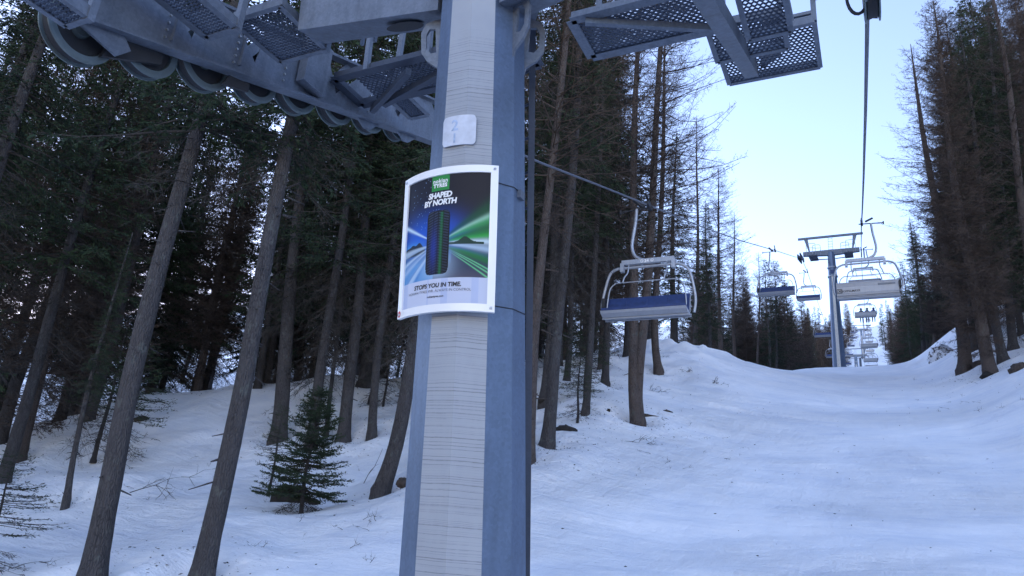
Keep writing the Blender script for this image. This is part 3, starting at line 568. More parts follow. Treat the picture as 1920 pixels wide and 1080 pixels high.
# ------------------------------------------------------------------ chairs
def make_chair(label, group, detailed=True):
    t = empty('lift_chair', (0, 0, 0), label, 'lift chair', group)
    mb = MB(); mb.box((0, 0, .0), (.09, .42, .11)); mb.bar((0, -.3, .06), (.0, .34, .22), .05, .05); mb.bar((-.12, 0, -.05), (.78, 0, -.09), .035, .035); mb.box((.80, 0, -.09), (.05, .05, .12)); mb.bar((.16, -.1, .0), (.40, .1, .20), .09, .08)
    mb.build('grip', M['rubber'], t)
    mb = MB(); mb.tube(smooth_path([(.34, 0, -.06), (.37, 0, -.5), (.44, 0, -1.0), (.44, 0, -1.25), (.34, 0, -1.48), (.12, 0, -1.60)], 5), .045, 10); mb.build('hanger', M['chair_metal'], t)
    mb = MB(); mb.box((0, 0, -1.64), (1.44, .10, .13)); mb.box((-.70, .0, -1.78), (.10, .13, .24)); mb.box((.70, .0, -1.78), (.10, .13, .24)); beam_ = mb.build('beam', M['chair_metal'], t)
    mb = MB(); mb.tube(smooth_path([(-1.20, -.14, -3.12), (-1.24, -.12, -2.75), (-1.16, -.05, -2.2), (-1.05, -.02, -1.92), (-.85, 0, -1.80), (-.65, 0, -1.79), (.65, 0, -1.79), (.85, 0, -1.80), (1.05, -.02, -1.92), (1.18, -.05, -2.3), (1.28, -.10, -2.75), (1.24, -.1, -2.95), (1.16, -.14, -3.12)], 5), .038, 10); mb.build('frame', M['chair_metal'], t)
    mb = MB(); mb.tube(smooth_path([(-1.06, .12, -3.04), (-1.05, .14, -2.75), (-.98, .14, -2.42), (-.85, .14, -2.28), (-.7, .14, -2.26), (.7, .14, -2.26), (.85, .14, -2.28), (.98, .14, -2.42), (1.03, .14, -2.7), (1.06, .12, -2.98)], 5), .018, 8)
    for s in (-1, 1): mb.tube(smooth_path([(s*.52, .02, -1.70), (s*.53, .06, -1.95), (s*.50, .12, -2.1), (s*.48, .14, -2.26)] if s < 0 else [(.52, .02, -1.70), (.53, .06, -1.95), (.60, .12, -2.1), (.64, .14, -2.26)], 4), .02, 8)
    mb.build('safety_bar', M['chair_metal'], t)
    th = R(12); by = -.15
    mb = MB(); rot = Matrix.Rotation(-th, 3, 'X')
    # backrest shell (three stacked ribs at the bottom) seen from behind
    mb.add([(x, y, z) for x in (-1.13, 1.13) for y, z in ((-.02, -3.16), (-.07, -2.80), (-.12, -2.66), (-.08, -2.64), (-.035, -2.80), (.015, -3.14))], [(0, 1, 7, 6), (1, 2, 8, 7), (2, 3, 9, 8), (3, 4, 10, 9), (4, 5, 11, 10), (5, 0, 6, 11), (5, 4, 3, 2, 1, 0), (6, 7, 8, 9, 10, 11)])
    mb.tube([(-1.14, -.11, -2.64), (1.14, -.11, -2.64)], .026, 8)
    for zz in (-3.13, -3.06): mb.tube([(-1.13, -.030-(zz+3.16)*-.02, zz), (1.13, -.030, zz)], .020, 6)
    back = mb.build('backrest', M['chair_panel'], t)
    mb = MB(); mb.add([(x, y, z) for x in (-1.11, 1.11) for y, z in ((.02, -3.10), (-.033, -2.80), (-.077, -2.65), (-.02, -2.64), (.02, -2.80), (.07, -3.06))], [(0, 1, 7, 6), (1, 2, 8, 7), (2, 3, 9, 8), (3, 4, 10, 9), (4, 5, 11, 10), (5, 0, 6, 11), (5, 4, 3, 2, 1, 0), (6, 7, 8, 9, 10, 11)])
    for x in (-.56, 0, .56): mb.tube([(x, .012, -2.72), (x, .072, -3.06)], .012, 6)
    mb.build('back_pad', M['blue'], t)
    mb = MB(); mb.add([(x, y, z) for x in (-1.13, 1.13) for y, z in ((-.04, -3.19), (-.04, -3.24), (.14, -3.26), (.26, -3.24), (.42, -3.18), (.46, -3.12), (.40, -3.14), (.1, -3.17))], [(i, (i+1) % 8, 8+(i+1) % 8, 8+i) for i in range(8)]+[tuple(range(8))[::-1], tuple(range(8, 16))])
    for y, z in ((-.055, -3.205), (-.05, -3.255), (.2, -3.265)): mb.tube([(-1.15, y, z), (1.15, y, z)], .022, 8)
    mb.build('seat', M['chair_panel'], t)
    mb = MB(); mb.add([(x, y, z) for x in (-1.11, 1.11) for y, z in ((.02, -3.165), (.40, -3.135), (.465, -3.115), (.46, -3.05), (.38, -3.05), (.06, -3.09))], [(i, (i+1) % 6, 6+(i+1) % 6, 6+i) for i in range(6)]+[tuple(range(6))[::-1], tuple(range(6, 12))]); mb.build('seat_pad', M['blue'], t)
    mb = MB(); mb.box((1.17, .0, -2.78), (.10, .22, .26)); mb.bar((1.18, -.05, -2.85), (1.14, .1, -3.22), .07, .06); mb.build('bar_hinge', M['rubber'], t)
    return t, beam_, back
def dup(root, loc, rz, label, group=None):
    r_ = root.copy(); link(r_); r_.location = loc; r_.rotation_euler = (0, 0, rz); r_['label'] = label
    if group: r_['group'] = group
    for ch in root.children:
        c_ = ch.copy(); link(c_, r_)
        for g2 in ch.children: d_ = g2.copy(); link(d_, c_)
    return r_
ch0, beam0, back0 = make_chair('nearest chair on the left rope, blue seat pads, hanging before the twin larch', 'chairs hanging on the lift ropes')
Y0 = 18.0; ch0.location = (rxl(Y0), Y0, ropez(Y0)-.02); ch0.rotation_euler = (0, 0, math.pi)
GR = 'chairs hanging on the lift ropes'
dup(ch0, (rxl(49), 49, ropez(49)), math.pi, 'empty chair with navy seat, second up on the left rope, before a small spruce top', GR)
dup(ch0, (rxl(80), 80, ropez(80)), math.pi, 'small empty chair with navy seat just left of the middle pylon pole', GR)
dup(ch0, (rxl(106), 106, ropez(106)), math.pi, 'distant empty chair half hidden behind the middle pylon pole, before brown forest', GR)
dup(ch0, (rxl(134), 134, ropez(134)), math.pi, 'far chair low beside the left edge of the middle pylon pole, nearly hidden', GR)
rc = dup(ch0, (rxr(31), 31, ropez(31)), 0, 'largest grey chair on the right rope seen from behind, black lettering on its back', GR)
dup(ch0, (rxr(61), 61, ropez(61)), 0, 'second empty chair on the right rope, seen from behind through the frame of the largest', GR)
rider_chair = dup(ch0, (rxr(92), 92, ropez(92)), 0, 'distant chair carrying dark riders, seen from behind below the two empty ones', GR)
dup(ch0, (rxr(119), 119, ropez(119)), 0, 'far grey chair right of the second farther pylon, just above its crossarm', GR)
dup(ch0, (rxr(145), 145, ropez(145)), 0, 'far grey chair over the snow right of the pale post, upper of the lowest two', GR)
dup(ch0, (rxr(172), 172, ropez(172)), 0, 'lowest and smallest of the far grey chairs above the snow crest', GR)
for k, y in enumerate((215, 246, 277, 308, 339, 370, 401, 432)):
    dup(ch0, (rxr(y), y, ropez(y)), 0, 'tiny chair far up the lift line against the snow, right row', 'tiny far chairs, right row')
    if k < 6: dup(ch0, (rxl(y-12), y-12, ropez(y-12)), math.pi, 'tiny chair far up the lift line against the snow, left row', 'tiny far chairs, left row')
# lettering: number on the beam of the nearest left chair, maker's mark on the back of the largest right chair
def flat_text(s, size, org, xdir, zdir, mat, parent, **kw):
    V, F = text_geo(s, size, **kw); mb = MB(); xd, zd, o_ = Vector(xdir), Vector(zdir), Vector(org)
    mb.add([o_+xd*v.x+zd*v.y for v in V], F); return mb.build('lettering', mat, parent)
def ring(mb, c, r_, xd, zd, w=.012):
    n_ = 16; vs = []; c, xd, zd = Vector(c), Vector(xd), Vector(zd)
    for k in range(n_):
        d = xd*math.cos(2*math.pi*k/n_)+zd*math.sin(2*math.pi*k/n_); vs += [c+d*r_, c+d*(r_-w)]
    mb.add(vs, [(2*k, 2*((k+1) % n_), 2*((k+1) % n_)+1, 2*k+1) for k in range(n_)])
flat_text('34', .12, (.02, .0535, -1.685), (-1, 0, 0), (0, 0, 1), M['white'], [c for c in ch0.children if c.name.startswith('beam')][0], bold=.004)
mb = MB(); ring(mb, (.15, .0535, -1.64), .042, (-1, 0, 0), (0, 0, 1), .016); ring(mb, (-.13, .0535, -1.64), .042, (-1, 0, 0), (0, 0, 1), .016); mb.build('ring_mark', M['white'], [c for c in ch0.children if c.name.startswith('beam')][0])
bk = [c for c in rc.children if c.name.startswith('backrest')][0]
n0 = Vector((0, -.99, -.13)); o_ = Vector((-.62, -.052, -3.00))
zd = Vector((0, -.06, .44)).normalized()
flat_text('DOPPELMAYR', .115, o_+n0*.012, (1, 0, 0), zd, M['black'], bk, bold=.001)
mb = MB()
q = Vector((-1.02, -.052, -3.00))+n0*.012
def mark(a, b_, w=.018):
    a = q+Vector((1, 0, 0))*a[0]+zd*a[1]; b_ = q+Vector((1, 0, 0))*b_[0]+zd*b_[1]; mb.bar(a, b_, w, .003, n0)
for a, b_ in (((-.09, -.03), (.09, -.03)), ((-.09, .13), (.09, .13)), ((-.09, -.03), (-.09, .13)), ((.09, -.03), (.09, .13)), ((-.05, .0), (.05, .1)), ((.05, .0), (-.05, .1))): mark(a, b_)
mb.build('logo', M['black'], bk)
mb = MB(); p_ = Vector((.70, -.080, -2.80)); mb.box(p_+Vector((0, -.012, .05)), (.62, .004, .10), Matrix.Rotation(R(8), 3, 'X')); mb.build('sticker', M['steel'], bk)
# ------------------------------------------------------------------ riders on the distant chair
def skinned(name, pts, edges, rad, mat, parent=None, sub=1):
    me = bpy.data.meshes.new(name); me.from_pydata(pts, edges, []); o = bpy.data.objects.new(name, me); link(o)
    sm = o.modifiers.new('s', 'SKIN'); sv = me.skin_vertices[0].data
    for s_, r_ in zip(sv, rad): s_.radius = (r_, r_)
    sv[0].use_root = True
    if sub: ss_ = o.modifiers.new('u', 'SUBSURF'); ss_.levels = sub; ss_.render_levels = sub
    bpy.context.view_layer.update()
    m2 = bpy.data.meshes.new_from_object(o.evaluated_get(bpy.context.evaluated_depsgraph_get())); bpy.data.objects.remove(o)
    for p in m2.polygons: p.use_smooth = True
    m2.materials.clear(); m2.materials.append(mat); return link(bpy.data.objects.new(name, m2), parent)
def rider(x, mat, lean, label, k):
    t = empty('person', (rxr(92)+x, 92, ropez(92)-3.06), label, 'person', 'riders on the distant chair')
    P = [(0, .12, .10), (0, .08, .38), (lean*.5, .10, .56), (lean, .14, .66), (lean*1.2, .17, .80), (lean*1.2, .18, .90),
         (-.11, .30, .10), (-.12, .56, .06), (-.12, .60, -.30), (-.12, .58, -.42), (-.12, .78, -.46),
         (.11, .30, .10), (.12, .56, .06), (.13, .58, -.30), (.13, .56, -.42), (.13, .76, -.46),
         (-.20+lean*.5, .10, .54), (-.27, .20, .32), (-.18, .44, .28), (.20+lean*.5, .10, .54), (.27, .20, .32), (.18, .44, .28)]
    Ed = [(0, 1), (1, 2), (2, 3), (3, 4), (4, 5), (0, 6), (6, 7), (7, 8), (8, 9), (9, 10), (0, 11), (11, 12), (12, 13), (13, 14), (14, 15), (2, 16), (16, 17), (17, 18), (2, 19), (19, 20), (20, 21)]
    Rr = [.17, .17, .15, .07, .12, .11, .10, .08, .07, .07, .06, .10, .08, .07, .07, .06, .08, .06, .05, .08, .06, .05]
    skinned('body', P, Ed, Rr, mat, t)
    mb = MB(); rr = [(.001, .135), (.07, .12), (.125, .06), (.14, 0), (.13, -.05), (.001, -.05)]; mb.lathe(rr, (lean*1.2, .17, .86), 'Z', 14); mb.build('helmet', M['black'], t)
    for s in (-1, 1):
        mb = MB(); mb.prism([(s*.12-.05, -.1, -.52), (s*.12-.05, 1.35, -.46), (s*.12-.05, 1.42, -.40), (s*.12-.05, -.1, -.49)], (.10, 0, 0)); mb.build('ski', M['cloth_blue'], t)
rider(-.42, M['cloth'], .0, 'dark dressed rider, leftmost of the three on the distant chair', 0)
rider(.20, M['cloth'], .03, 'dark dressed rider with helmet in the middle of the distant chair', 1)
rider(.85, M['cloth_blue'], .06, 'rider in navy clothing at the right end of the distant chair', 2)
# ------------------------------------------------------------------ farther pylons
def far_pylon(name, x, y, zc, label, r0, r1, scale=1.0, rail=True):
    g0 = gz(x, y)-.4; t = empty(name, (x, y, g0), label, 'lift pylon', 'farther lift pylons'); O = t.location; H = zc-g0
    mb = MB(O); n_ = 12; stp = 10; vs = []
    for i in range(stp+1):
        f = i/stp
        for k in range(n_): a = R(-105+30*k); r_ = r0+(r1-r0)*f; vs.append(Vector((x+r_*math.cos(a), y-.35*f+r_*math.sin(a), g0+H*f))-O)
    mb.v = [tuple(p) for p in vs]
    for i in range(stp):
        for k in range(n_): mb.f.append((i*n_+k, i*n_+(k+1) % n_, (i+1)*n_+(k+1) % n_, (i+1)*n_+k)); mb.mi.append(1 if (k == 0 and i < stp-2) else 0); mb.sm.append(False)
    mb.build('pole', [M['pole'], M['pale_strip']], t)
    for zz in (zc-1.6, zc-2.5): mb = MB(O); q = r1+.03+(r0-r1)*(zc-zz)/H; mb.lathe([(q, 0), (q+.04, 0), (q+.04, .12), (q, .12)], (x, y-.3, zz), 'Z', 12); mb.build('pole_collar', M['chair_metal'], t)
    y -= .35; mb = MB(O)
    for s in (-1, 1):
        mb.add([Vector((x+s*.0, y+dy, zc+dz)) for dy in (-.18, .18) for dz in (-.28, .28)]+[Vector((x+s*2.5, y+dy, zc+dz)) for dy in (-.18, .18) for dz in (-.12, .26)], [(0, 1, 5, 4), (2, 6, 7, 3), (0, 4, 6, 2), (1, 3, 7, 5), (4, 5, 7, 6)])
    mb.build('crossarm', M['steel'], t)
    mb = MB(O); mb.bar((x-2.9, y, zc+1.72), (x+2.9, y, zc+1.72), .16, .2); mb.build('upper_bar', M['steel'], t)
    for s in (-1, 1): mb = MB(O); mb.prism([(x+s*2.35, y-.04, zc+1.62), (x+s*2.0, y-.04, zc+1.62), (x+s*1.85, y-.04, zc+.25), (x+s*1.97, y-.04, zc+.25)], (0, .08, 0)); mb.build('strut', M['steel'], t)
    for s in (-1, 1):
        mb = MB(O)
        X0 = x+s*2.72; cz = zc-.42
        sp = .3
        mb.bar((X0-.1*s, y-2.2, cz-2.2*sp+.3), (X0-.1*s, y+2.2, cz+2.2*.2+.3), .1, .35)
        mb.build('sheave_beam', M['steel_dark'], t)
        for k in range(6):
            yy = -1.9+.76*k; mb = MB(O); c_ = (X0+s*.12, y+yy, cz+yy*.28+.05); mb.lathe([(.27, -.05), (.27, .05), (.08, .05), (.08, -.05)], c_, 'X', 14); mb.build('sheave', M['rubber'], t)
        mb = MB(O)
        for yy, zz in ((-1.3, -.75), (-.5, -.55), (.6, -.3)):
            mb.box((x+s*1.55, y+yy, zc+zz), (.75, .7, .05)); 
        mb.bar((x+s*1.55, y-1.6, zc-.7), (x+s*1.55, y+1.2, zc-.1), .12, .12); mb.bar((x+s*.35, y, zc-.62), (x+s*1.9, y, zc-.55), .06, .08); mb.build('walkway', M['steel_dark'], t)
        if rail:
            mb = MB(O)
            for xa, xb, h in ((.9, 1.6, .75), (1.35, 2.15, .95)):
                mb.tube(smooth_path([(x+s*xa, y-.5, zc-.3), (x+s*xa, y-.5, zc+h-.15), (x+s*(xa+.15), y-.5, zc+h), (x+s*(xb-.15), y-.5, zc+h), (x+s*xb, y-.5, zc+h-.15), (x+s*xb, y-.5, zc-.3)], 3), .022, 6)
                mb.tube([(x+s*xa, y-.5, zc+h*.55), (x+s*xb, y-.5, zc+h*.55)], .018, 5)
            mb.build('railing', M['chair_metal'], t)
    mb = MB(O); mb.tube([(x-.18, y, zc+.2), (x-.18, y, zc+1.65)], .02, 5); mb.tube([(x+.18, y, zc+.2), (x+.18, y, zc+1.65)], .02, 5)
    for k in range(5): mb.tube([(x-.18, y, zc+.35+.28*k), (x+.18, y, zc+.35+.28*k)], .018, 5)
    mb.build('ladder', M['chair_metal'], t)
    if rail:
        mb = MB(O); mb.box((x, y-r1-.03-.0, zc-2.05), (.34, .03, .34)); mb.build('number_plate', M['blue'], t)
    return t
M['pale_strip'] = simple('pale pole strip', (.62, .60, .56), .6, .1, .35, 30)  # paler mottled tone for one face of the farther poles
far_pylon('lift_pylon', -2.55, 72, 29.25, 'grey lift pylon standing on the snow crest in the middle distance', .60, .33)
far_pylon('lift_pylon', -3.0, 190, 50.3, 'small far pylon beyond the crest, just right of the middle pylon pole', .6, .33, rail=False)
far_pylon('lift_pylon', -2.1, 300, 89.6, 'third pylon up, thin post above the small far pylon against snow', .6, .33, rail=False)
far_pylon('lift_pylon', -1.5, 400, 126.6, 'tiny topmost pylon where the lift line meets the forest edge', .6, .33, rail=False)
mb = MB(); x_, y_ = -1.0, 92; mb.tube([(x_, y_, gz(x_, y_)-.3), (x_, y_, gz(x_, y_)+3.5)], .13, 10); ps = mb.build('marker_post', M['steel']); tag(ps, 'short pale post beside the small far pylon, just above the crest', 'post')
# ------------------------------------------------------------------ trees
def norm(a): return a/np.maximum(np.linalg.norm(a, axis=-1, keepdims=True), 1e-9)
def diamonds(P, D, w, rng, flat=None):
    """thin lozenges from P along D; w half width"""
    n_ = len(P); rv = rng.normal(size=(n_, 3)); Wd = norm(np.cross(D, rv))*np.asarray(w).reshape(-1, 1)
    V = np.stack([P, P+D*.45+Wd, P+D, P+D*.45-Wd], 1).reshape(-1, 3)
    return V, np.arange(n_*4).reshape(-1, 4)
def stems(pts, r0, r1):
    """pts (n, k, 3) polylines -> 3-sided tapered tubes"""
    n_, k, _ = pts.shape; d = norm(np.gradient(pts, axis=1)); a = norm(np.cross(d, np.array([0.03, .05, 1.0]))); b_ = np.cross(d, a)
    rr = (r0[:, None]+(r1-r0)[:, None]*np.linspace(0, 1, k)[None, :])[..., None]
    ring_ = [pts+(a*math.cos(t)+b_*math.sin(t))*rr for t in (0, 2.094, 4.189)]
    V = np.stack(ring_, 2).reshape(-1, 3); base = np.arange(n_*k).reshape(n_, k)*3; q = []
    for j in range(3):
        q.append(np.stack([base[:, :-1]+j, base[:, :-1]+(j+1) % 3, base[:, 1:]+(j+1) % 3, base[:, 1:]+j], -1).reshape(-1, 4))
    return V, np.concatenate(q)
def merge(parts):
    Vs, Qs, k = [], [], 0
    for V, q in parts: Vs.append(V); Qs.append(q+k); k += len(V)
    return np.concatenate(Vs), np.concatenate(Qs)
def conifer(seed, H, Rm, live, low, kind='spruce', step=.36, nb=(4, 6), tw=.10, need=5, nl=.13, nw=.017, dead_len=.7, droop=.5, tip=.98, power=.75, tw_w=None):
    rng = np.random.default_rng(seed); BR = []; NE = []; SP_ = []; r0s = []; bent = []
    z = low*H
    while z < H*tip:
        t = z/H; isl = t >= live
        prof = ((1-t)/(1-max(live*.6, .05)))**power if t > live*.6 else 1
        for k in range(rng.integers(nb[0], nb[1]+1)):
            az = rng.uniform(0, 2*math.pi); L = Rm*min(1, prof)*rng.uniform(.55, 1.15)+.10
            if not isl:
                if rng.random() < .12: continue
                L *= dead_len*rng.uniform(.4, 1.1)
            zz = z+rng.uniform(-.5, .5)*step
            if kind == 'larch': a = rng.uniform(-.15, .25)+.35*t; b_ = -rng.uniform(.1, .5)*(1-t); c_ = rng.uniform(.2, .5)
            else: a = (.55*t-.30)+rng.uniform(-.12, .12); b_ = -droop*(1-.6*t); c_ = .28
            if not isl: a -= .25
            s = np.linspace(0, 1, 5); azs = az+rng.normal()*.12*s*s*2
            p = np.stack([np.cos(azs)*s*L, np.sin(azs)*s*L, zz+L*(a*s+b_*s*s+c_*s**3)], -1); BR.append(p); r0s.append((.010+.011*L if kind == 'spruce' else .007+.006*L) if isl else .004+.0045*L)
            m_ = max(3, int(L/tw*(1 if isl else .75))); s_ = rng.uniform(.12, 1, m_)
            idx = np.clip(s_*4, 0, 3.999); i0 = idx.astype(int); f = (idx-i0)[:, None]; P = p[i0]*(1-f)+p[i0+1]*f; T = norm(p[i0+1]-p[i0])
            side = norm(np.cross(T, np.array([0, 0, 1.])))*np.where(rng.random(m_) < .5, 1, -1)[:, None]
            phi = rng.uniform(.6, 1.25, m_)[:, None]
            dn = rng.uniform(-.75, .05, m_)[:, None] if kind == 'spruce' else (rng.uniform(-.5, .5, m_)[:, None] if kind == 'larch' else rng.uniform(-.15, .15, m_)[:, None])
            D = norm(T*np.cos(phi)+side*np.sin(phi)+np.array([0, 0, 1.])*dn)
            ln = (.30*L**.7*(1.15-s_)+.10)*rng.uniform(.6, 1.3, m_)
            if not isl and kind == 'spruce': ln *= 1.2
            SP_.append((P, D*ln[:, None], isl))
        z += step*rng.uniform(.7, 1.3)*(1 if isl else 1.1)
    BR = np.array(BR); r0s = np.array(r0s); geo = [stems(BR, r0s, r0s*.25)]
    P = np.concatenate([q[0] for q in SP_]); D = np.concatenate([q[1] for q in SP_]); live_m = np.concatenate([np.full(len(q[0]), q[2]) for q in SP_])
    geo.append(diamonds(P, D, np.full(len(P), tw_w or (.007 if kind != 'young' else .004)), rng))
    if kind == 'larch' or True:
        # finer side twigs on bare wood
        mk = np.ones(len(P), bool) if kind == 'larch' else ~live_m
        Pm, Dm = P[mk], D[mk]; kk = 4 if kind == 'larch' else 4
        if len(Pm):
            for j in range(kk):
                f = rng.uniform(.15, .95, len(Pm))[:, None]; q = Pm+Dm*f
                d2 = norm(norm(Dm)*.8+rng.normal(size=Dm.shape)*.6)*(np.linalg.norm(Dm, axis=1, keepdims=True)*rng.uniform(.25, .6, (len(Pm), 1)))
                geo.append(diamonds(q, d2, np.full(len(Pm), (tw_w or .0065)*.8), rng))
    bmesh_ = merge(geo)
    needles = None
    if kind != 'larch':
        Pn, Dn = P[live_m], D[live_m]; nn = []
        for j in range(need):
            f = (j+rng.random(len(Pn)))[:, None]/need; q = Pn+Dn*f
            d2 = norm(norm(Dn)+rng.normal(size=Dn.shape)*.42)*(nl*rng.uniform(.6, 1.3, (len(Pn), 1)))
            nn.append(diamonds(q, d2, nw*rng.uniform(.7, 1.3, len(Pn)), rng))
        needles = merge(nn)
    return bmesh_, needles
def trunk_geo(H, r0, seed, bend=0.0, base=(0, 0), n=14, flare=.35, rough=.03, stubs=True):
    """tapered trunk along z with a swept base and root flare"""
    rng = np.random.default_rng(seed); zs = np.concatenate([np.array([-.6, -.25, 0, .12, .25, .45, .7, 1.0, 1.5]), np.arange(2.1, H*.985, .7), [H*.995]])
    ph = rng.uniform(0, 6.28, 4); vs = []
    for z in zs:
        t = max(z, 0)/H; r_ = r0*(1-t)**.85*(1+flare*math.exp(-max(z, 0)/.28))+.012
        cx = base[0]*math.exp(-max(z, 0)/.9)+bend*math.sin(z*.35+ph[0])*min(1, z/3)*.12; cy = base[1]*math.exp(-max(z, 0)/.9)+bend*math.sin(z*.29+ph[1])*min(1, z/3)*.12
        for k in range(n):
            a = 2*math.pi*k/n; q = 1+rough*rng.normal()+.10*math.exp(-max(z, 0)/.35)*math.sin(5*a+ph[2])
            vs.append((cx+r_*q*math.cos(a), cy+r_*q*math.sin(a), z))
    m_ = len(zs); nv0 = len(vs); sq = []
    for k in range(int(H*2.2) if stubs else 0):       # broken branch stubs
        z = rng.uniform(.8, H*.6); a = rng.uniform(0, 6.28); r_ = r0*(1-z/H)**.85; o = np.array([math.cos(a), math.sin(a), rng.uniform(-.5, .2)]); L = rng.uniform(.05, .32); c0 = np.array([r_*.7*math.cos(a), r_*.7*math.sin(a), z]); sd = np.array([-math.sin(a), math.cos(a), 0])
        w = rng.uniform(.008, .018); b0 = len(vs)
        for c_, ww in ((c0, w), (c0+o*(L+r_*.3), w*.5)):
            for s1_, s2_ in ((-1, -1), (1, -1), (1, 1), (-1, 1)): p_ = c_+sd*s1_*ww+np.array([0, 0, s2_*ww]); vs.append(tuple(p_))
        sq += [(b0+i, b0+(i+1) % 4, b0+4+(i+1) % 4, b0+4+i) for i in range(4)]+[(b0+4, b0+5, b0+6, b0+7)]
    q = [(i*n+k, i*n+(k+1) % n, (i+1)*n+(k+1) % n, (i+1)*n+k) for i in range(m_-1) for k in range(n)]+sq
    return np.array(vs), np.array(q)
VAR = {}
def variant(key, crown, mb_, mt):
    (bV, bQ), nd = crown
    b_ = mesh_np('branches', bV, bQ); b_.materials.append(mb_); nm = None
    if nd is not None: nm = mesh_np('foliage', nd[0], nd[1]); nm.materials.append(mt)
    VAR[key] = (b_, nm)
H0 = 24.0
variant('Sn1', conifer(11, H0, 3.0, .28, .13, step=.30, tw=.07, dead_len=.8, nw=.021), M['twig'], M['needle'])
variant('Sn2', conifer(12, H0, 2.8, .38, .17, step=.32, tw=.075, dead_len=.85, droop=.65, nw=.021), M['twig'], M['needle'])
variant('Sc', conifer(31, H0, 2.7, .34, .30, step=.32, tw=.075, droop=.6, nw=.021), M['twig'], M['needle'])
variant('Sf1', conifer(13, H0, 3.2, .13, .04, step=.31, tw=.075, droop=.6, nw=.021), M['twig'], M['needle'])
variant('Sf2', conifer(14, H0, 2.7, .18, .05, step=.33, tw=.08, droop=.4, power=.9, nw=.021), M['twig'], M['needle'])
variant('Sg', conifer(19, H0, 2.5, .10, .03, step=.5, tw=.16, need=4, nl=.26, nw=.035, droop=.4, power=.9), M['twig'], M['needle'])
variant('L1', conifer(15, H0, 4.0, .30, .24, 'larch', step=.38, nb=(4, 5), tw=.10, power=.55), M['twig_l'], None)
variant('L2', conifer(16, H0, 3.5, .22, .20, 'larch', step=.36, nb=(4, 6), tw=.10, power=.6), M['twig_l'], None)
variant('Lb', conifer(17, H0, 3.2, .10, .05, 'larch', step=.27, nb=(6, 8), tw=.065, power=.6, tw_w=.011), M['twig_l'], None)
variant('Lf', conifer(27, H0, 3.4, .06, .02, 'larch', step=.36, nb=(6, 8), tw=.09, power=.6, tw_w=.022), M['twig_far'], None)
variant('Y', conifer(18, 3.2, 1.1, .14, .08, 'young', step=.11, nb=(6, 8), tw=.030, need=7, nl=.06, nw=.011, power=.8, droop=.15, tip=.97), M['twig'], M['needle'])
variant('Ylow', conifer(21, 3.2, 1.1, .35, .08, 'young', step=.15, nb=(4, 6), tw=.06, need=5, nl=.06, nw=.008, power=.8, droop=.3, tip=.97), M['twig'], M['needle'])
TM = {}
for i in range(4):
    for kd, mt in (('S', M['bark']), ('L', M['bark_l'])):
        V, q = trunk_geo(H0, .26, 100+i, bend=1.0, base=(.10*(i-1.5), .06)); me = mesh_np('trunk', V, q, smooth=True); me.materials.append(mt); TM[kd+str(i)] = me
ntree = [0]
def tree(x, y, H, key, label, group, kind='S', lean=(0, 0), rdia=None, custom=None, wide=1.0, tmesh=None, name=None, cat=None, zoff=0):
    z = gz(x, y)-.06+zoff; nm = name or ('larch_tree' if kind == 'L' else 'spruce_tree')
    t = empty(nm, (x, y, z), label, cat or ('larch' if kind == 'L' else 'spruce'), group)
    s = H/(3.2 if key.startswith('Y') else H0); up = Vector((lean[0], lean[1], 1)).normalized()
    rng = random.Random(ntree[0]*7+3); ntree[0] += 1; az = rng.uniform(0, 6.283)
    q = up.to_track_quat('Z', 'Y') @ Euler((0, 0, az)).to_quaternion(); t.rotation_mode = 'QUATERNION'; t.rotation_quaternion = q
    if custom is not None:
        dia, bend, base = custom; qi = q.inverted(); b3 = qi @ Vector((base[0], base[1], 0))
        V, qd = trunk_geo(H, dia*.40, ntree[0], bend=bend, base=(b3.x, b3.y), n=20, rough=.022)
        me = mesh_np('trunk', V, qd, smooth=True); me.materials.append(M['bark_l'] if kind == 'L' else M['bark']); link(bpy.data.objects.new('trunk', me), t)
    else:
        o = link(bpy.data.objects.new('trunk', TM[kind+str(ntree[0] % 4)]), t); rs = (rdia or .5)/.52; o.scale = (rs, rs, H/H0)
    b_, nd = VAR[key]
    o = link(bpy.data.objects.new('branches', b_), t); o.scale = (s*wide, s*wide, s)
    if nd is not None: o = link(bpy.data.objects.new('foliage', nd), t); o.scale = (s*wide, s*wide, s)
    return t
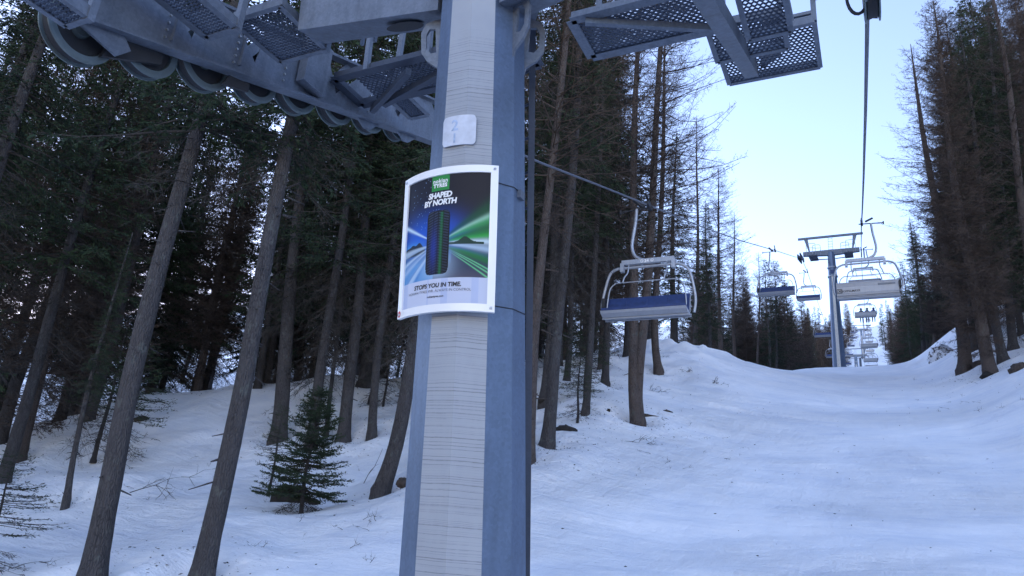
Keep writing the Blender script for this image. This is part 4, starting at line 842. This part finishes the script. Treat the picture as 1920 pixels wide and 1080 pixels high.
PROM = [  # name, x, y, lean x, lean y, trunk diameter, kind, height, variant, base sweep, label
  ('A', -11.37, 8.46, -0.001, -0.002, 0.42, 'S', 24.0, 'Sc', 1.00, (0.1, 0), 'thick leaning spruce trunk nearest the left side, leaving the frame bottom at far left'),
  ('B', -9.58, 8.98, 0.011, 0.012, 0.38, 'S', 24.0, 'Sc', 0.90, (0.1, 0), 'thick leaning spruce trunk leaving the frame bottom midway between left edge and pylon'),
  ('C', -17.67, 11.98, -0.007, -0.011, 0.15, 'S', 7.0, 'Sn2', 0.60, (0.12, 0), 'thin short slanting trunk with a kinked foot on the snow at the left'),
  ('D', -17.14, 18.20, -0.061, -0.058, 0.58, 'S', 24.0, 'Sn2', 1.00, (0, 0), 'broad brown-grey spruce trunk directly behind and left of the bushy small spruce'),
  ('E', -15.56, 17.97, -0.024, -0.020, 0.39, 'S', 22.0, 'Sn1', 0.90, (0, 0), 'straight pale-grey trunk rising right behind the bushy small spruce'),
  ('F', -15.05, 18.80, -0.048, -0.038, 0.45, 'S', 24.0, 'Sn2', 0.90, (0, 0), 'thick trunk on a snow hump, first of the cluster right of the bushy spruce'),
  ('G', -14.35, 19.18, -0.013, -0.010, 0.32, 'S', 22.0, 'Sn1', 0.80, (0.1, 0), 'slimmer trunk in the cluster, between the hump trunk and the curved-foot trunk'),
  ('G2', -15.94, 19.01, -0.050, -0.042, 0.15, 'S', 12.0, 'Sn2', 0.50, (0, 0), 'thin dark stem just left of the thick trunk on the snow hump'),
  ('H', -9.96, 14.40, 0.029, 0.020, 0.41, 'S', 20.0, 'Sn2', 0.90, (-0.3, 0.0), 'trunk with a curved foot standing in the snow just left of the pylon'),
  ('I', -7.29, 15.83, 0.011, 0.005, 0.32, 'L', 24.0, 'L1', 0.90, (0, 0), 'tall brown larch trunk close beside the right edge of the near pylon'),
  ('J', -9.73, 22.24, -0.013, -0.006, 0.46, 'S', 24.0, 'Sn1', 1.00, (0, 0), 'brown trunk with dark spruce crown, second to the right of the near pylon'),
  ('K', -7.25, 17.04, 0.007, 0.003, 0.37, 'S', 22.0, 'Sn2', 0.80, (-0.1, 0), 'trunk meeting the snow edge lowest of those right of the near pylon'),
  ('L', -10.15, 24.99, 0.003, 0.001, 0.26, 'S', 20.0, 'Sn1', 0.70, (0, 0), 'slim spruce trunk set back behind the scrub right of the near pylon'),
  ('M', -7.91, 21.35, -0.002, -0.001, 0.25, 'S', 16.0, 'Sn2', 0.60, (-0.1, 0), 'slim straight trunk left of the twin larch, foot on the snow bank'),
  ('N1', -6.73, 21.78, -0.000, -0.000, 0.39, 'L', 22.0, 'L2', 0.80, (0.25, 0), 'left stem of the twin larch rising from one foot behind the nearest left chair'),
  ('N2', -6.67, 21.90, 0.055, 0.017, 0.39, 'L', 23.0, 'L1', 0.80, (0.2, 0), 'right stem of the twin larch rising from one foot behind the nearest left chair'),
  ('O', -9.17, 33.32, 0.021, 0.006, 0.43, 'L', 22.0, 'L2', 0.90, (0.25, 0), 'larch with curved foot standing on the bank just right of the twin larch'),
  ('P', -13.10, 60.60, 0.011, 0.002, 0.49, 'L', 25.0, 'L2', 1.25, (0, 0), 'tall bare larch whose top stands free against the sky right of the nearest left chair'),
  ('Q', -11.85, 64.93, -0.001, -0.000, 0.52, 'L', 20.9, 'L1', 1.20, (0, 0), 'bare larch, shorter, just right of the tallest free-standing bare larch'),
  ('R', -11.07, 44.65, 0.004, 0.001, 0.50, 'S', 15.8, 'Sf1', 1.00, (0, 0), 'dense dark green spruce directly behind the nearest left chair'),
  ('R2', -11.91, 42.36, -0.006, -0.002, 0.39, 'S', 12.8, 'Sf2', 1.00, (0, 0), 'dark spruce behind the mound between twin larch and dense green spruce'),
  ('P2', -11.35, 69.07, 0.012, 0.002, 0.40, 'L', 16.8, 'L2', 0.90, (0, 0), 'small bare larch at the right end of the row above the snow mound'),
  ('P3', -11.28, 56.89, -0.004, -0.001, 0.33, 'S', 14.7, 'Sf2', 1.00, (0, 0), 'narrow spruce between the two taller bare larches above the mound'),
  ('P4', -9.67, 71.35, 0.039, 0.005, 0.25, 'L', 12.7, 'L1', 0.90, (0, 0), 'thin bare larch standing against the sky behind the second left chair'),
  ('P5', -8.92, 79.50, 0.037, 0.004, 0.33, 'S', 10.5, 'Sf2', 1.00, (0, 0), 'small pointed spruce directly below the second left chair'),
  ('S1', 4.34, 41.71, -0.042, 0.004, 0.74, 'L', 19.8, 'L2', 1.20, (-0.15, 0), 'left of the two thick bare larches on the right bank, curved foot in snow'),
  ('S2', 4.59, 37.63, -0.009, 0.001, 0.66, 'L', 20.7, 'Lb', 0.95, (0.2, 0), 'thickest bare larch on the right bank, its foot curving over the snow edge'),
  ('S3', 5.25, 45.70, 0.052, -0.006, 0.70, 'S', 20.0, 'Sn1', 1.00, (0, 0), 'broad spruce trunk half hidden between the two thick larches on the right bank'),
  ('S4', 5.54, 40.05, 0.018, -0.002, 0.50, 'S', 18.9, 'Sn1', 0.90, (0.1, 0), 'slimmer trunk right of the thickest larch on the right bank'),
  ('S5', 8.12, 49.34, 0.047, -0.008, 0.62, 'S', 22.0, 'Sf1', 0.90, (0, 0), 'tall spruce near the right edge of the frame, up the bank'),
  ('S6', 7.23, 39.34, 0.012, -0.002, 0.58, 'L', 24.0, 'L1', 0.90, (0, 0), 'larch at the very right edge of the frame'),
  ('S7', 4.80, 65.83, 0.084, -0.006, 0.43, 'L', 8.2, 'Lb', 1.10, (0, 0), 'lower brown bushy larch at the left end of the right-hand tree group'),
  ('S8', 6.41, 42.13, 0.061, -0.009, 0.47, 'S', 21.0, 'Sf1', 0.90, (0, 0), 'tall dark spruce standing behind the right bank trunks'),
]
for nm, x, y, lx, ly, dia, kd, H, key, wide, base, label in PROM:
    tree(x, y, H, key, label, None, 'L' if kd == 'L' else 'S', (lx, ly), custom=(dia, .8, base), wide=wide)
# forest fill: left of the run
rg = random.Random(77); placed = [(p[1], p[2]) for p in PROM]
def try_place(x, y, dmin):
    for a, b_ in placed:
        if (a-x)**2+(b_-y)**2 < dmin*dmin: return False
    placed.append((x, y)); return True
GL = [('dark spruce deep in the dense forest left of the near pylon', 'spruces of the dense forest left of the near pylon'),
      ('bare larch deep in the dense forest left of the near pylon', 'larches of the dense forest left of the near pylon'),
      ('dark spruce in the forest between the near pylon and the snow mound', 'spruces between the near pylon and the snow mound'),
      ('bare larch in the forest between the near pylon and the snow mound', 'larches between the near pylon and the snow mound')]
def fill_left(n_, dlo, dhi, keys, dmin):
    k = 0; tries = 0
    while k < n_ and tries < n_*60:
        tries += 1; az = rg.uniform(-66, -12.5); d = math.sqrt(rg.uniform(dlo*dlo, dhi*dhi))
        x, y = d*math.sin(R(az)), d*math.cos(R(az))
        if az < -53.5: lim = 20.5
        elif az < -45.5: lim = 34
        elif az < -38: lim = 27
        elif az < -26.5: lim = 26
        elif az < -18.5: lim = 24.5
        elif az < -16.5: lim = 34
        else: lim = 50
        if d < lim or x > -7.5: continue
        if d > 32 and (-60.5 < az < -57.5 or -48.5 < az < -46.5 or -41 < az < -39.8): continue      # gaps where the sky shines through
        if not try_place(x, y, dmin): continue
        key = rg.choice(keys); H = rg.uniform(17, 26); L = key[0] == 'L'; a = 0 if az < -27.5 else 2
        if az > -18: H = rg.uniform(11, 15)
        lab, grp = GL[a+(1 if L else 0)]
        tree(x, y, H, key, lab, grp, 'L' if L else 'S', (rg.uniform(-.03, .03), rg.uniform(-.03, .03)), rdia=rg.uniform(.24, .46)); k += 1
fill_left(68, 20, 44, ['Sn1', 'Sn2', 'Sf1', 'Sf2', 'Sn1', 'Sf1', 'Lb'], 1.9)
fill_left(44, 44, 85, ['Sf1', 'Sf2', 'Sg', 'Sf2', 'Sf1'], 2.3)
# beyond the crest, left and right of the lift line
def band(n_, xlo, xhi, ylo, yhi, keys, lab, grp, dmin, hr=(16, 24), xf=None):
    k = 0; tries = 0
    while k < n_ and tries < n_*60:
        tries += 1; y = math.sqrt(rg.uniform(ylo*ylo, yhi*yhi)); lo, hi = (xlo, xhi) if xf is None else xf(y)
        x = rg.uniform(lo, hi)
        if not try_place(x, y, dmin): continue
        key = rg.choice(keys); L = key[0] == 'L'
        tree(x, y, rg.uniform(*hr), key, lab % ('brown larch' if L else 'dark spruce'), grp % ('larches' if L else 'spruces'), 'L' if L else 'S', (0, 0), rdia=rg.uniform(.3, .5), wide=rg.uniform(1.15, 1.6) if y > 66 else rg.uniform(1.0, 1.3)); k += 1
band(46, 0, 0, 84, 150, ['Lf', 'Lf', 'Lb', 'Sf2', 'Sg'], '%s beyond the crest, left of the lift line', '%s beyond the crest left of the lift line', 2.1, (15, 19), lambda y: (-.22*y-2, -9.5))
band(76, 0, 0, 150, 320, ['Lf', 'Lf', 'Sg'], '%s on the far slope, left of the lift line', '%s on the far slope left of the lift line', 2.6, (14, 20), lambda y: (-.19*y, -7.2))
band(40, 0, 0, 300, 480, ['Lf', 'Sg', 'Sg'], 'tiny %s high on the far slope, left of the lift line', 'tiny %s high on the far slope left', 4, (15, 21), lambda y: (-.18*y, -8.2))
band(56, 0, 0, 68, 150, ['Lf', 'Lf', 'Sf2', 'Sf1', 'Lb'], '%s beyond the crest, right of the ski run', '%s beyond the crest right of the ski run', 2.6, (13, 18), lambda y: (4.8, .20*y+3))
band(44, 0, 0, 150, 300, ['Lf', 'Lf', 'Lf', 'Sg'], '%s on the far slope, right of the ski run', '%s on the far slope right of the ski run', 2.8, (14, 20), lambda y: (4.6+.004*(y-150), .16*y))
band(24, 0, 0, 300, 480, ['Lf', 'Sg', 'Lf'], 'tiny %s high on the far slope, right of the ski run', 'tiny %s high on the far slope right', 5, (15, 21), lambda y: (5.6, .12*y))
# unseen wood behind and beside the viewer, added to darken ambient light and reflections
def wood(seed):
    r2 = random.Random(seed); cr = [conifer(60+i, 24, 3.2, .1, .05, 'spruce', step=.95, nb=(5, 7), tw=.30, need=2, nl=.8, nw=.11) for i in range(2)]; parts = []
    n_ = 0
    while n_ < 76:
        s = r2.random()
        if s < .5: x, y = r2.uniform(12, 40), r2.uniform(-45, 36)
        else: x, y = r2.uniform(-45, -12), r2.uniform(-45, 3)
        if math.atan2(x, max(y, .01)) < R(14) and y > 0 and x > 0: continue
        if x < 0 and y > 0 and -x < 2.2*y+9: continue
        n_ += 1; H = r2.uniform(19, 25)/24; a = r2.uniform(0, 6.28); ca, sa = math.cos(a)*H, math.sin(a)*H
        V, q = cr[n_ % 2][1]; W_ = np.stack([V[:, 0]*ca-V[:, 1]*sa+x, V[:, 0]*sa+V[:, 1]*ca+y, V[:, 2]*H+gz(x, y)], -1); parts.append((W_, q))
        P = np.array([[(x, y, gz(x, y)-.3), (x, y, gz(x, y)+11*H), (x, y, gz(x, y)+22*H)]]); parts.append(stems(P, np.array([.25]), np.array([.04])))
    V, q = merge(parts); me = mesh_np('forest', V, q); me.materials.append(M['needle']); tag(link(bpy.data.objects.new('forest', me)), 'unseen dark wood added beside and behind the viewer to shade the run', 'forest', kind='stuff')
wood(9)
# right bank trees close to the run
band(32, 0, 0, 44, 70, ['Sf1', 'Lb', 'Sf2', 'L2', 'Lb'], '%s on the bank behind the right-hand trunks', '%s on the bank behind the right-hand trunks', 2.2, (17, 24), lambda y: (6.0+.05*(y-46), .24*y+2))
# young spruces
YS = [(-11.05, 12.75, 2.75, 'Y', 'small bushy spruce growing over a stump, alone on the snow between leaning trunks', 1.0),
      (-13.1, 13.9, 2.3, 'Ylow', 'scraggly young spruce behind the second leaning trunk, left of the bushy one', .9),
      (-13.2, 7.9, 2.1, 'Ylow', 'young spruce at the left edge whose boughs reach over the snow', 1.6),
      (-10.6, 5.9, 1.2, 'Y', 'low young spruce tip poking in at the lower left corner', 1.0),
      (-19.5, 14.6, 3.6, 'Ylow', 'scrubby spruce by the thin slanting trunk at the left forest edge', 1.3),
      (-21.5, 15.2, 4.2, 'Ylow', 'scrubby spruce at the left forest edge behind the boughs', 1.2),
      (-7.7, 19.9, 2.4, 'Ylow', 'dark scrubby spruce at the snow edge between two trunks right of the pylon', 1.1),
      (-8.6, 22.8, 3.0, 'Ylow', 'bare lower spruce bush behind the thin trunk right of the pylon', 1.3),
      (-15.6, 21.4, 2.8, 'Ylow', 'spruce bush behind the trunk cluster left of the pylon', 1.1),
      (-12.2, 20.6, 3.2, 'Ylow', 'dark spruce bush in the gap just left of the pylon', 1.2)]
for x, y, H, key, lab, wd in YS: tree(x, y, H, key, lab, None, 'S', (0, 0), rdia=.10*H/3, wide=wd, name='young_spruce', cat='young spruce')
# ------------------------------------------------------------------ stones, stumps, twigs and debris on the snow
def twig_mesh(seed, L, n_, r0=.009):
    rng = np.random.default_rng(seed); pts = []; rs = []
    def br(p, d, l, r_, dep):
        q = [p]
        for k in range(4): d = d+rng.normal(size=3)*.18; d = d/np.linalg.norm(d); p = p+d*l/4; q.append(p)
        pts.append(q); rs.append(r_)
        if dep:
            for k in range(n_): i = rng.integers(1, 5); br(q[i], norm(d+rng.normal(size=3)*.7), l*rng.uniform(.3, .6), r_*.6, dep-1)
    br(np.zeros(3), norm(np.array([1., .2, .35])), L, r0, 2)
    return stems(np.array(pts), np.array(rs), np.array(rs)*.3)
def clump(x, y, s, label, seed):
    mb_ = []
    rr = np.random.default_rng(seed)
    for k in range(9): V, q = twig_mesh(seed*11+k, .34, 3, .010); a = rr.uniform(0, 6.28); c_, s_ = math.cos(a), math.sin(a); V = np.stack([V[:, 0]*c_-V[:, 1]*s_, V[:, 0]*s_+V[:, 1]*c_, V[:, 2]], -1)*s+np.array([rr.normal()*.12*s, rr.normal()*.12*s, -.02]); mb_.append((V, q))
    V, q = merge(mb_); me = mesh_np('heather_clump', V, q); me.materials.append(M['twig']); o = bpy.data.objects.new('heather_clump', me); o.location = (x, y, gz(x, y)); link(o); tag(o, label, 'heather')
def lump(name, x, y, s, label, cat, group=None, seed=1, mat='rock', sink=.35):
    rng = np.random.default_rng(seed); nu2, nv2 = 14, 8; vs = []; z0 = gz(x, y)
    ph = rng.uniform(0, 6.28, 6)
    for j in range(nv2+1):
        th = math.pi*j/nv2
        for i in range(nu2):
            a = 2*math.pi*i/nu2; q = 1+.22*math.sin(2*a+ph[0]+th)+.16*math.sin(5*a+ph[1]+2*th)+.12*math.sin(3*th+ph[2])+.07*rng.normal()
            vs.append((s[0]*q*math.sin(th)*math.cos(a), s[1]*q*math.sin(th)*math.sin(a), s[2]*q*math.cos(th)-sink*s[2]*.5))
    q = [(j*nu2+i, j*nu2+(i+1) % nu2, (j+1)*nu2+(i+1) % nu2, (j+1)*nu2+i) for j in range(nv2) for i in range(nu2)]
    me = mesh_np(name, vs, q); me.materials.append(M[mat]); o = bpy.data.objects.new(name, me); o.location = (x, y, z0); o.rotation_euler = (0, 0, rng.uniform(0, 3)); link(o); return tag(o, label, cat, group)
LUMPS = [
 ('tree_stump', -12.5, 13.96, (0.36, 0.3, 0.42), 'dark rotten stump half buried under the small bushy spruce', 'tree stump', None),
 ('rock', -12.13, 14.35, (0.26, 0.2, 0.12), 'flat dark rooty clod beside the stump under the bushy spruce', 'clod', None),
 ('earth_patch', -6.39, 22.79, (0.5, 0.24, 0.08), 'bare brown earth at the foot of the twin larch', 'bare earth', None),
 ('earth_patch', -6.24, 24.32, (0.22, 0.14, 0.06), 'small strip of bare earth right of the twin larch foot', 'bare earth', None),
 ('rock', -7.45, 21.87, (0.09, 0.08, 0.1), 'small upright dark stone left of the twin larch foot', 'rock', None),
 ('heather_clump', -7.54, 27.89, (0.35, 0.2, 0.1), 'dark heathery clump in the snow right of the twin larch stems', 'rock', None),
 ('heather_clump', -6.41, 33.12, (0.35, 0.2, 0.1), 'dark clump on the open face of the snow mound, farthest right', 'rock', None),
 ('heather_clump', -7.78, 34.24, (0.25, 0.2, 0.08), 'small dark clump near the top of the snow mound', 'rock', None),
 ('rock', -9.79, 22.07, (0.14, 0.12, 0.1), 'dark stone by the trunks at the pylon edge', 'rock', None),
 ('rock', -7.54, 18.64, (0.36, 0.5, 0.13), 'long dark earthy lump at the snow edge between two trunks right of the pylon', 'rock', None),
 ('heather_clump', -9.63, 36.37, (0.3, 0.25, 0.22), 'dark shrubby clump beside the curved larch foot on the bank', 'rock', None),
 ('rock', 4.74, 41.14, (0.4, 0.3, 0.25), 'brown clump between the two thick larches on the right bank', 'rock', None),
 ('rock', 4.54, 36.97, (0.3, 0.25, 0.18), 'dark root clod under the thickest larch on the right bank', 'rock', None),
 ('rock', 5.3, 34.16, (0.4, 0.3, 0.22), 'brown boulder at the right edge of the frame', 'rock', None),
 ('snowy_rock', 4.03, 50.51, (0.7, 0.5, 0.7), 'steep snow-speckled rock left of the right bank trunks', 'rock', None),
 ('rock', 7.09, 49.3, (0.25, 0.2, 0.1), 'dark stone high on the right bank snow', 'rock', None),
 ('rock', -23.11, 17.79, (0.3, 0.2, 0.12), 'small brown clod on the snow ridge at the left', 'rock', None),
 ('rock', -9.79, 14.57, (0.16, 0.12, 0.1), 'root knuckle beside the curved-foot trunk left of the pylon', 'rock', None)]
for i, (nm, x, y, s, lab, cat, grp) in enumerate(LUMPS):
    if nm == 'heather_clump': clump(x, y, s[0]*3, lab, i+3)
    else: lump(nm, x, y, s, lab, cat, grp, seed=i+3, mat='snowrock' if nm == 'snowy_rock' else 'stump' if nm == 'tree_stump' or 'dark' in lab else 'rock')
def twig(name, x, y, L, n_, label, cat, seed, rz=0, group=None, dz=0, up=0, r0=.009, me=None):
    if me is None: V, q = twig_mesh(seed, L, n_, r0); me = mesh_np(name, V, q); me.materials.append(M['twig'])
    o = bpy.data.objects.new(name, me); o.location = (x, y, gz(x, y)+.01+dz); o.rotation_euler = (0, up, rz); link(o); tag(o, label, cat, group); return me
twig('dead_branch', -16.11, 12.52, 1.3, 5, 'bare dead branch spreading over snow beside the leftmost thick trunk', 'branch', 5, rz=0.3, group=None, dz=0.25, up=0, r0=0.014)
twig('stick', -11.91, 15.95, 1.0, 1, 'single thin bent stick standing in the snow left of the pylon', 'stick', 8, rz=1.2, group=None, dz=0, up=-1.1, r0=0.012)
twig('twig_bundle', -6.04, 19.21, 0.8, 5, 'loose bundle of dark twigs lying on the snow below the twin larch', 'twigs', 9, rz=0.4, group=None, dz=0, up=0, r0=0.012)
twig('twig', -9.88, 10.12, 0.35, 4, 'small dark twig tuft on the snow right of the second thick trunk', 'twig', 12, rz=0.5, group=None, dz=0, up=0, r0=0.009)
twig('twig', -13.36, 8.47, 0.5, 4, 'twig with needles at the lower left corner', 'twig', 13, rz=0.4, group=None, dz=0, up=0, r0=0.009)
tmesh = [None, None, None]
for i, (x, y, s, rz) in enumerate([(-17.36, 15.4, 0.62, 0.9), (-15.71, 12.85, 1.03, 4.8), (-12.98, 16.07, 0.73, 1.7), (-17.64, 15.08, 0.47, 5.6), (-8.02, 10.61, 0.94, 1.2), (-11.52, 10.96, 0.89, 5.1), (-12.81, 17.04, 0.78, 4.0), (-14.62, 15.3, 0.68, 0.5), (-7.38, 10.51, 0.74, 1.8), (-8.46, 11.71, 1.01, 5.1), (-12.62, 13.38, 0.78, 2.6), (-15.89, 13.64, 0.95, 0.3), (-14.12, 11.56, 0.52, 3.2), (-13.52, 13.97, 1.1, 1.2), (-15.01, 14.86, 0.81, 1.7), (-10.51, 10.34, 0.56, 3.4), (-12.5, 16.91, 0.35, 1.4), (-9.14, 11.51, 0.49, 2.0), (-14.57, 12.73, 0.33, 4.2), (-7.29, 10.15, 0.89, 5.8), (-16.7, 13.2, 1.07, 4.7), (-9.45, 9.69, 0.8, 4.9), (-16.01, 14.75, 0.66, 0.8), (-9.49, 9.58, 0.57, 0.1), (-17.57, 14.01, 0.93, 2.2), (-17.08, 15.63, 1.09, 2.5), (-17.99, 15.65, 0.34, 1.0), (-13.94, 16.24, 0.33, 2.9), (-9.84, 9.21, 0.4, 3.2), (-11.21, 14.07, 1.09, 2.9), (-14.5, 13.11, 0.33, 2.5), (-10.28, 9.57, 0.96, 3.0), (-16.9, 13.43, 0.49, 1.2), (-10.44, 9.61, 0.41, 0.3), (-8.39, 11.76, 1.09, 2.4), (-8.18, 11.3, 0.93, 4.5), (-15.38, 15.93, 0.47, 5.2), (-7.34, 10.23, 0.57, 3.9), (-8.79, 11.34, 0.95, 3.2), (-9.46, 11.12, 0.51, 5.5), (-12.09, 16.95, 1.08, 5.8), (-14.66, 16.9, 1.02, 0.8), (-7.82, 11.31, 0.35, 1.0), (-10.21, 11.8, 0.9, 5.6), (-18.44, 16.1, 1.04, 0.1), (-12.68, 16.84, 0.95, 4.7), (-8.73, 11.82, 1.0, 1.2), (-12.85, 15.04, 1.01, 4.6), (-11.39, 11.87, 0.32, 0.2), (-11.07, 12.43, 0.99, 3.6), (-7.3, 22.08, 0.91, 3.1), (-5.97, 16.64, 0.96, 0.5), (-5.85, 24.83, 0.93, 1.9), (-6.54, 21.3, 1.07, 0.6), (-6.35, 18.94, 1.01, 3.1), (-4.7, 18.07, 0.92, 0.4), (-5.16, 31.99, 0.54, 5.0), (-4.88, 18.56, 0.43, 5.2), (-8.39, 26.04, 0.7, 2.0), (-4.23, 17.94, 0.87, 0.0), (-6.07, 21.06, 0.69, 4.3), (-7.98, 32.0, 0.5, 5.1), (-5.17, 18.63, 1.09, 3.8), (-4.59, 22.25, 0.55, 5.5), (-4.46, 17.68, 0.54, 5.2), (-4.16, 22.79, 0.65, 0.8), (-5.1, 27.47, 0.83, 0.8), (-8.71, 25.22, 0.95, 1.1), (-4.43, 28.09, 0.76, 2.1), (-7.07, 32.43, 0.62, 5.6), (-6.05, 18.95, 0.56, 1.8), (-10.17, 28.16, 1.06, 5.0), (-3.56, 19.76, 1.06, 1.0), (-5.29, 23.36, 0.76, 5.6), (-3.37, 17.83, 0.39, 3.9), (-4.16, 20.13, 0.79, 5.0), (-4.92, 17.0, 0.62, 3.6), (-3.46, 21.64, 0.55, 1.4), (-5.72, 20.07, 1.1, 5.4), (-6.24, 23.28, 0.95, 1.7), (-8.7, 32.66, 0.45, 3.2), (-4.52, 22.27, 0.59, 5.7), (-6.72, 30.87, 0.35, 5.8), (-2.66, 18.73, 0.78, 1.9), (-7.88, 23.0, 0.48, 5.6), (-3.29, 20.4, 0.42, 1.4), (-4.89, 16.86, 0.43, 4.7), (-4.77, 23.24, 1.07, 1.6), (-7.2, 30.01, 0.38, 0.2), (-8.1, 28.09, 0.35, 6.0), (2.13, 30.8, 0.86, 4.4), (3.06, 27.83, 1.0, 4.3), (3.17, 31.45, 0.88, 3.3), (3.81, 39.09, 0.98, 2.9), (2.07, 44.33, 1.0, 1.5), (2.72, 33.2, 0.99, 2.0), (3.08, 37.3, 0.32, 5.3), (1.12, 30.23, 0.42, 0.9), (3.62, 27.39, 0.49, 3.3), (2.93, 32.02, 0.45, 5.0), (4.01, 27.01, 1.04, 5.6), (2.48, 31.11, 0.97, 3.5), (1.76, 35.79, 1.03, 1.8), (3.1, 28.31, 0.78, 0.2), (4.0, 35.88, 0.99, 4.0), (2.18, 30.7, 0.8, 2.0), (3.52, 27.07, 1.01, 5.3), (3.38, 30.2, 0.78, 3.2), (4.42, 29.52, 0.37, 4.3), (3.21, 33.9, 0.78, 1.5)]):
    if tmesh[i % 3] is None: V, q = twig_mesh(40+i, .22, 3, .006); tmesh[i % 3] = mesh_np('twig', V, q); tmesh[i % 3].materials.append(M['twig'])
    o = bpy.data.objects.new('twig', tmesh[i % 3]); o.location = (x, y, gz(x, y)+.01); o.rotation_euler = (0, 0, rz); o.scale = (s, s, s); link(o); tag(o, 'tiny broken twig lying loose on the snow', 'twig', 'tiny twigs scattered on the snow')

# sink the snow round every trunk that stands close enough to see, and drop litter there
co = np.empty(len(gm.vertices)*3, np.float32); gm.vertices.foreach_get('co', co); co = co.reshape(-1, 3)
done = set((round(p[1], 2), round(p[2], 2)) for p in PROM)
for x, y in placed:
    if math.hypot(x, y) > 48 or (round(x, 2), round(y, 2)) in done: continue
    mk = (np.abs(co[:, 0]-x) < 2) & (np.abs(co[:, 1]-y) < 2); d = np.hypot(co[mk, 0]-x, co[mk, 1]-y); co[mk, 2] += -.20*np.exp(-(d/.45)**2)+.05*np.exp(-((d-.95)/.4)**2)
gm.vertices.foreach_set('co', co.ravel()); gm.update()
rl = np.random.default_rng(8); px_, py_ = [], []
for x, y in placed:
    if math.hypot(x, y) > 46: continue
    k = 190; r_ = np.abs(rl.normal(size=k))*1.1+.15; a = rl.uniform(0, 6.283, k); px_.append(x+r_*np.cos(a)); py_.append(y+r_*np.sin(a))
k = 300; px_.append(rl.uniform(-9, 6, k)); py_.append(rl.uniform(9, 40, k)); px_ = np.concatenate(px_); py_ = np.concatenate(py_)
Zg = co[:, 2].reshape(ny, nx)
ix = np.clip(np.searchsorted(gx, px_)-1, 0, nx-2); iy = np.clip(np.searchsorted(gy, py_)-1, 0, ny-2)
fx_ = (px_-gx[ix])/(gx[ix+1]-gx[ix]); fy_ = (py_-gy[iy])/(gy[iy+1]-gy[iy])
pz_ = (Zg[iy, ix]*(1-fx_)+Zg[iy, ix+1]*fx_)*(1-fy_)+(Zg[iy+1, ix]*(1-fx_)+Zg[iy+1, ix+1]*fx_)*fy_+.006
D = rl.normal(size=(len(px_), 3))*np.array([1, 1, .15]); D = norm(D)*rl.uniform(.02, .09, (len(px_), 1))
V, q = diamonds(np.stack([px_, py_, pz_], -1), D, rl.uniform(.004, .013, len(px_)), rl)
me = mesh_np('needle_litter', V, q); me.materials.append(M['twig']); tag(link(bpy.data.objects.new('needle_litter', me)), 'brown needles and bark crumbs strewn on the snow under the trees', 'needle litter', kind='stuff')
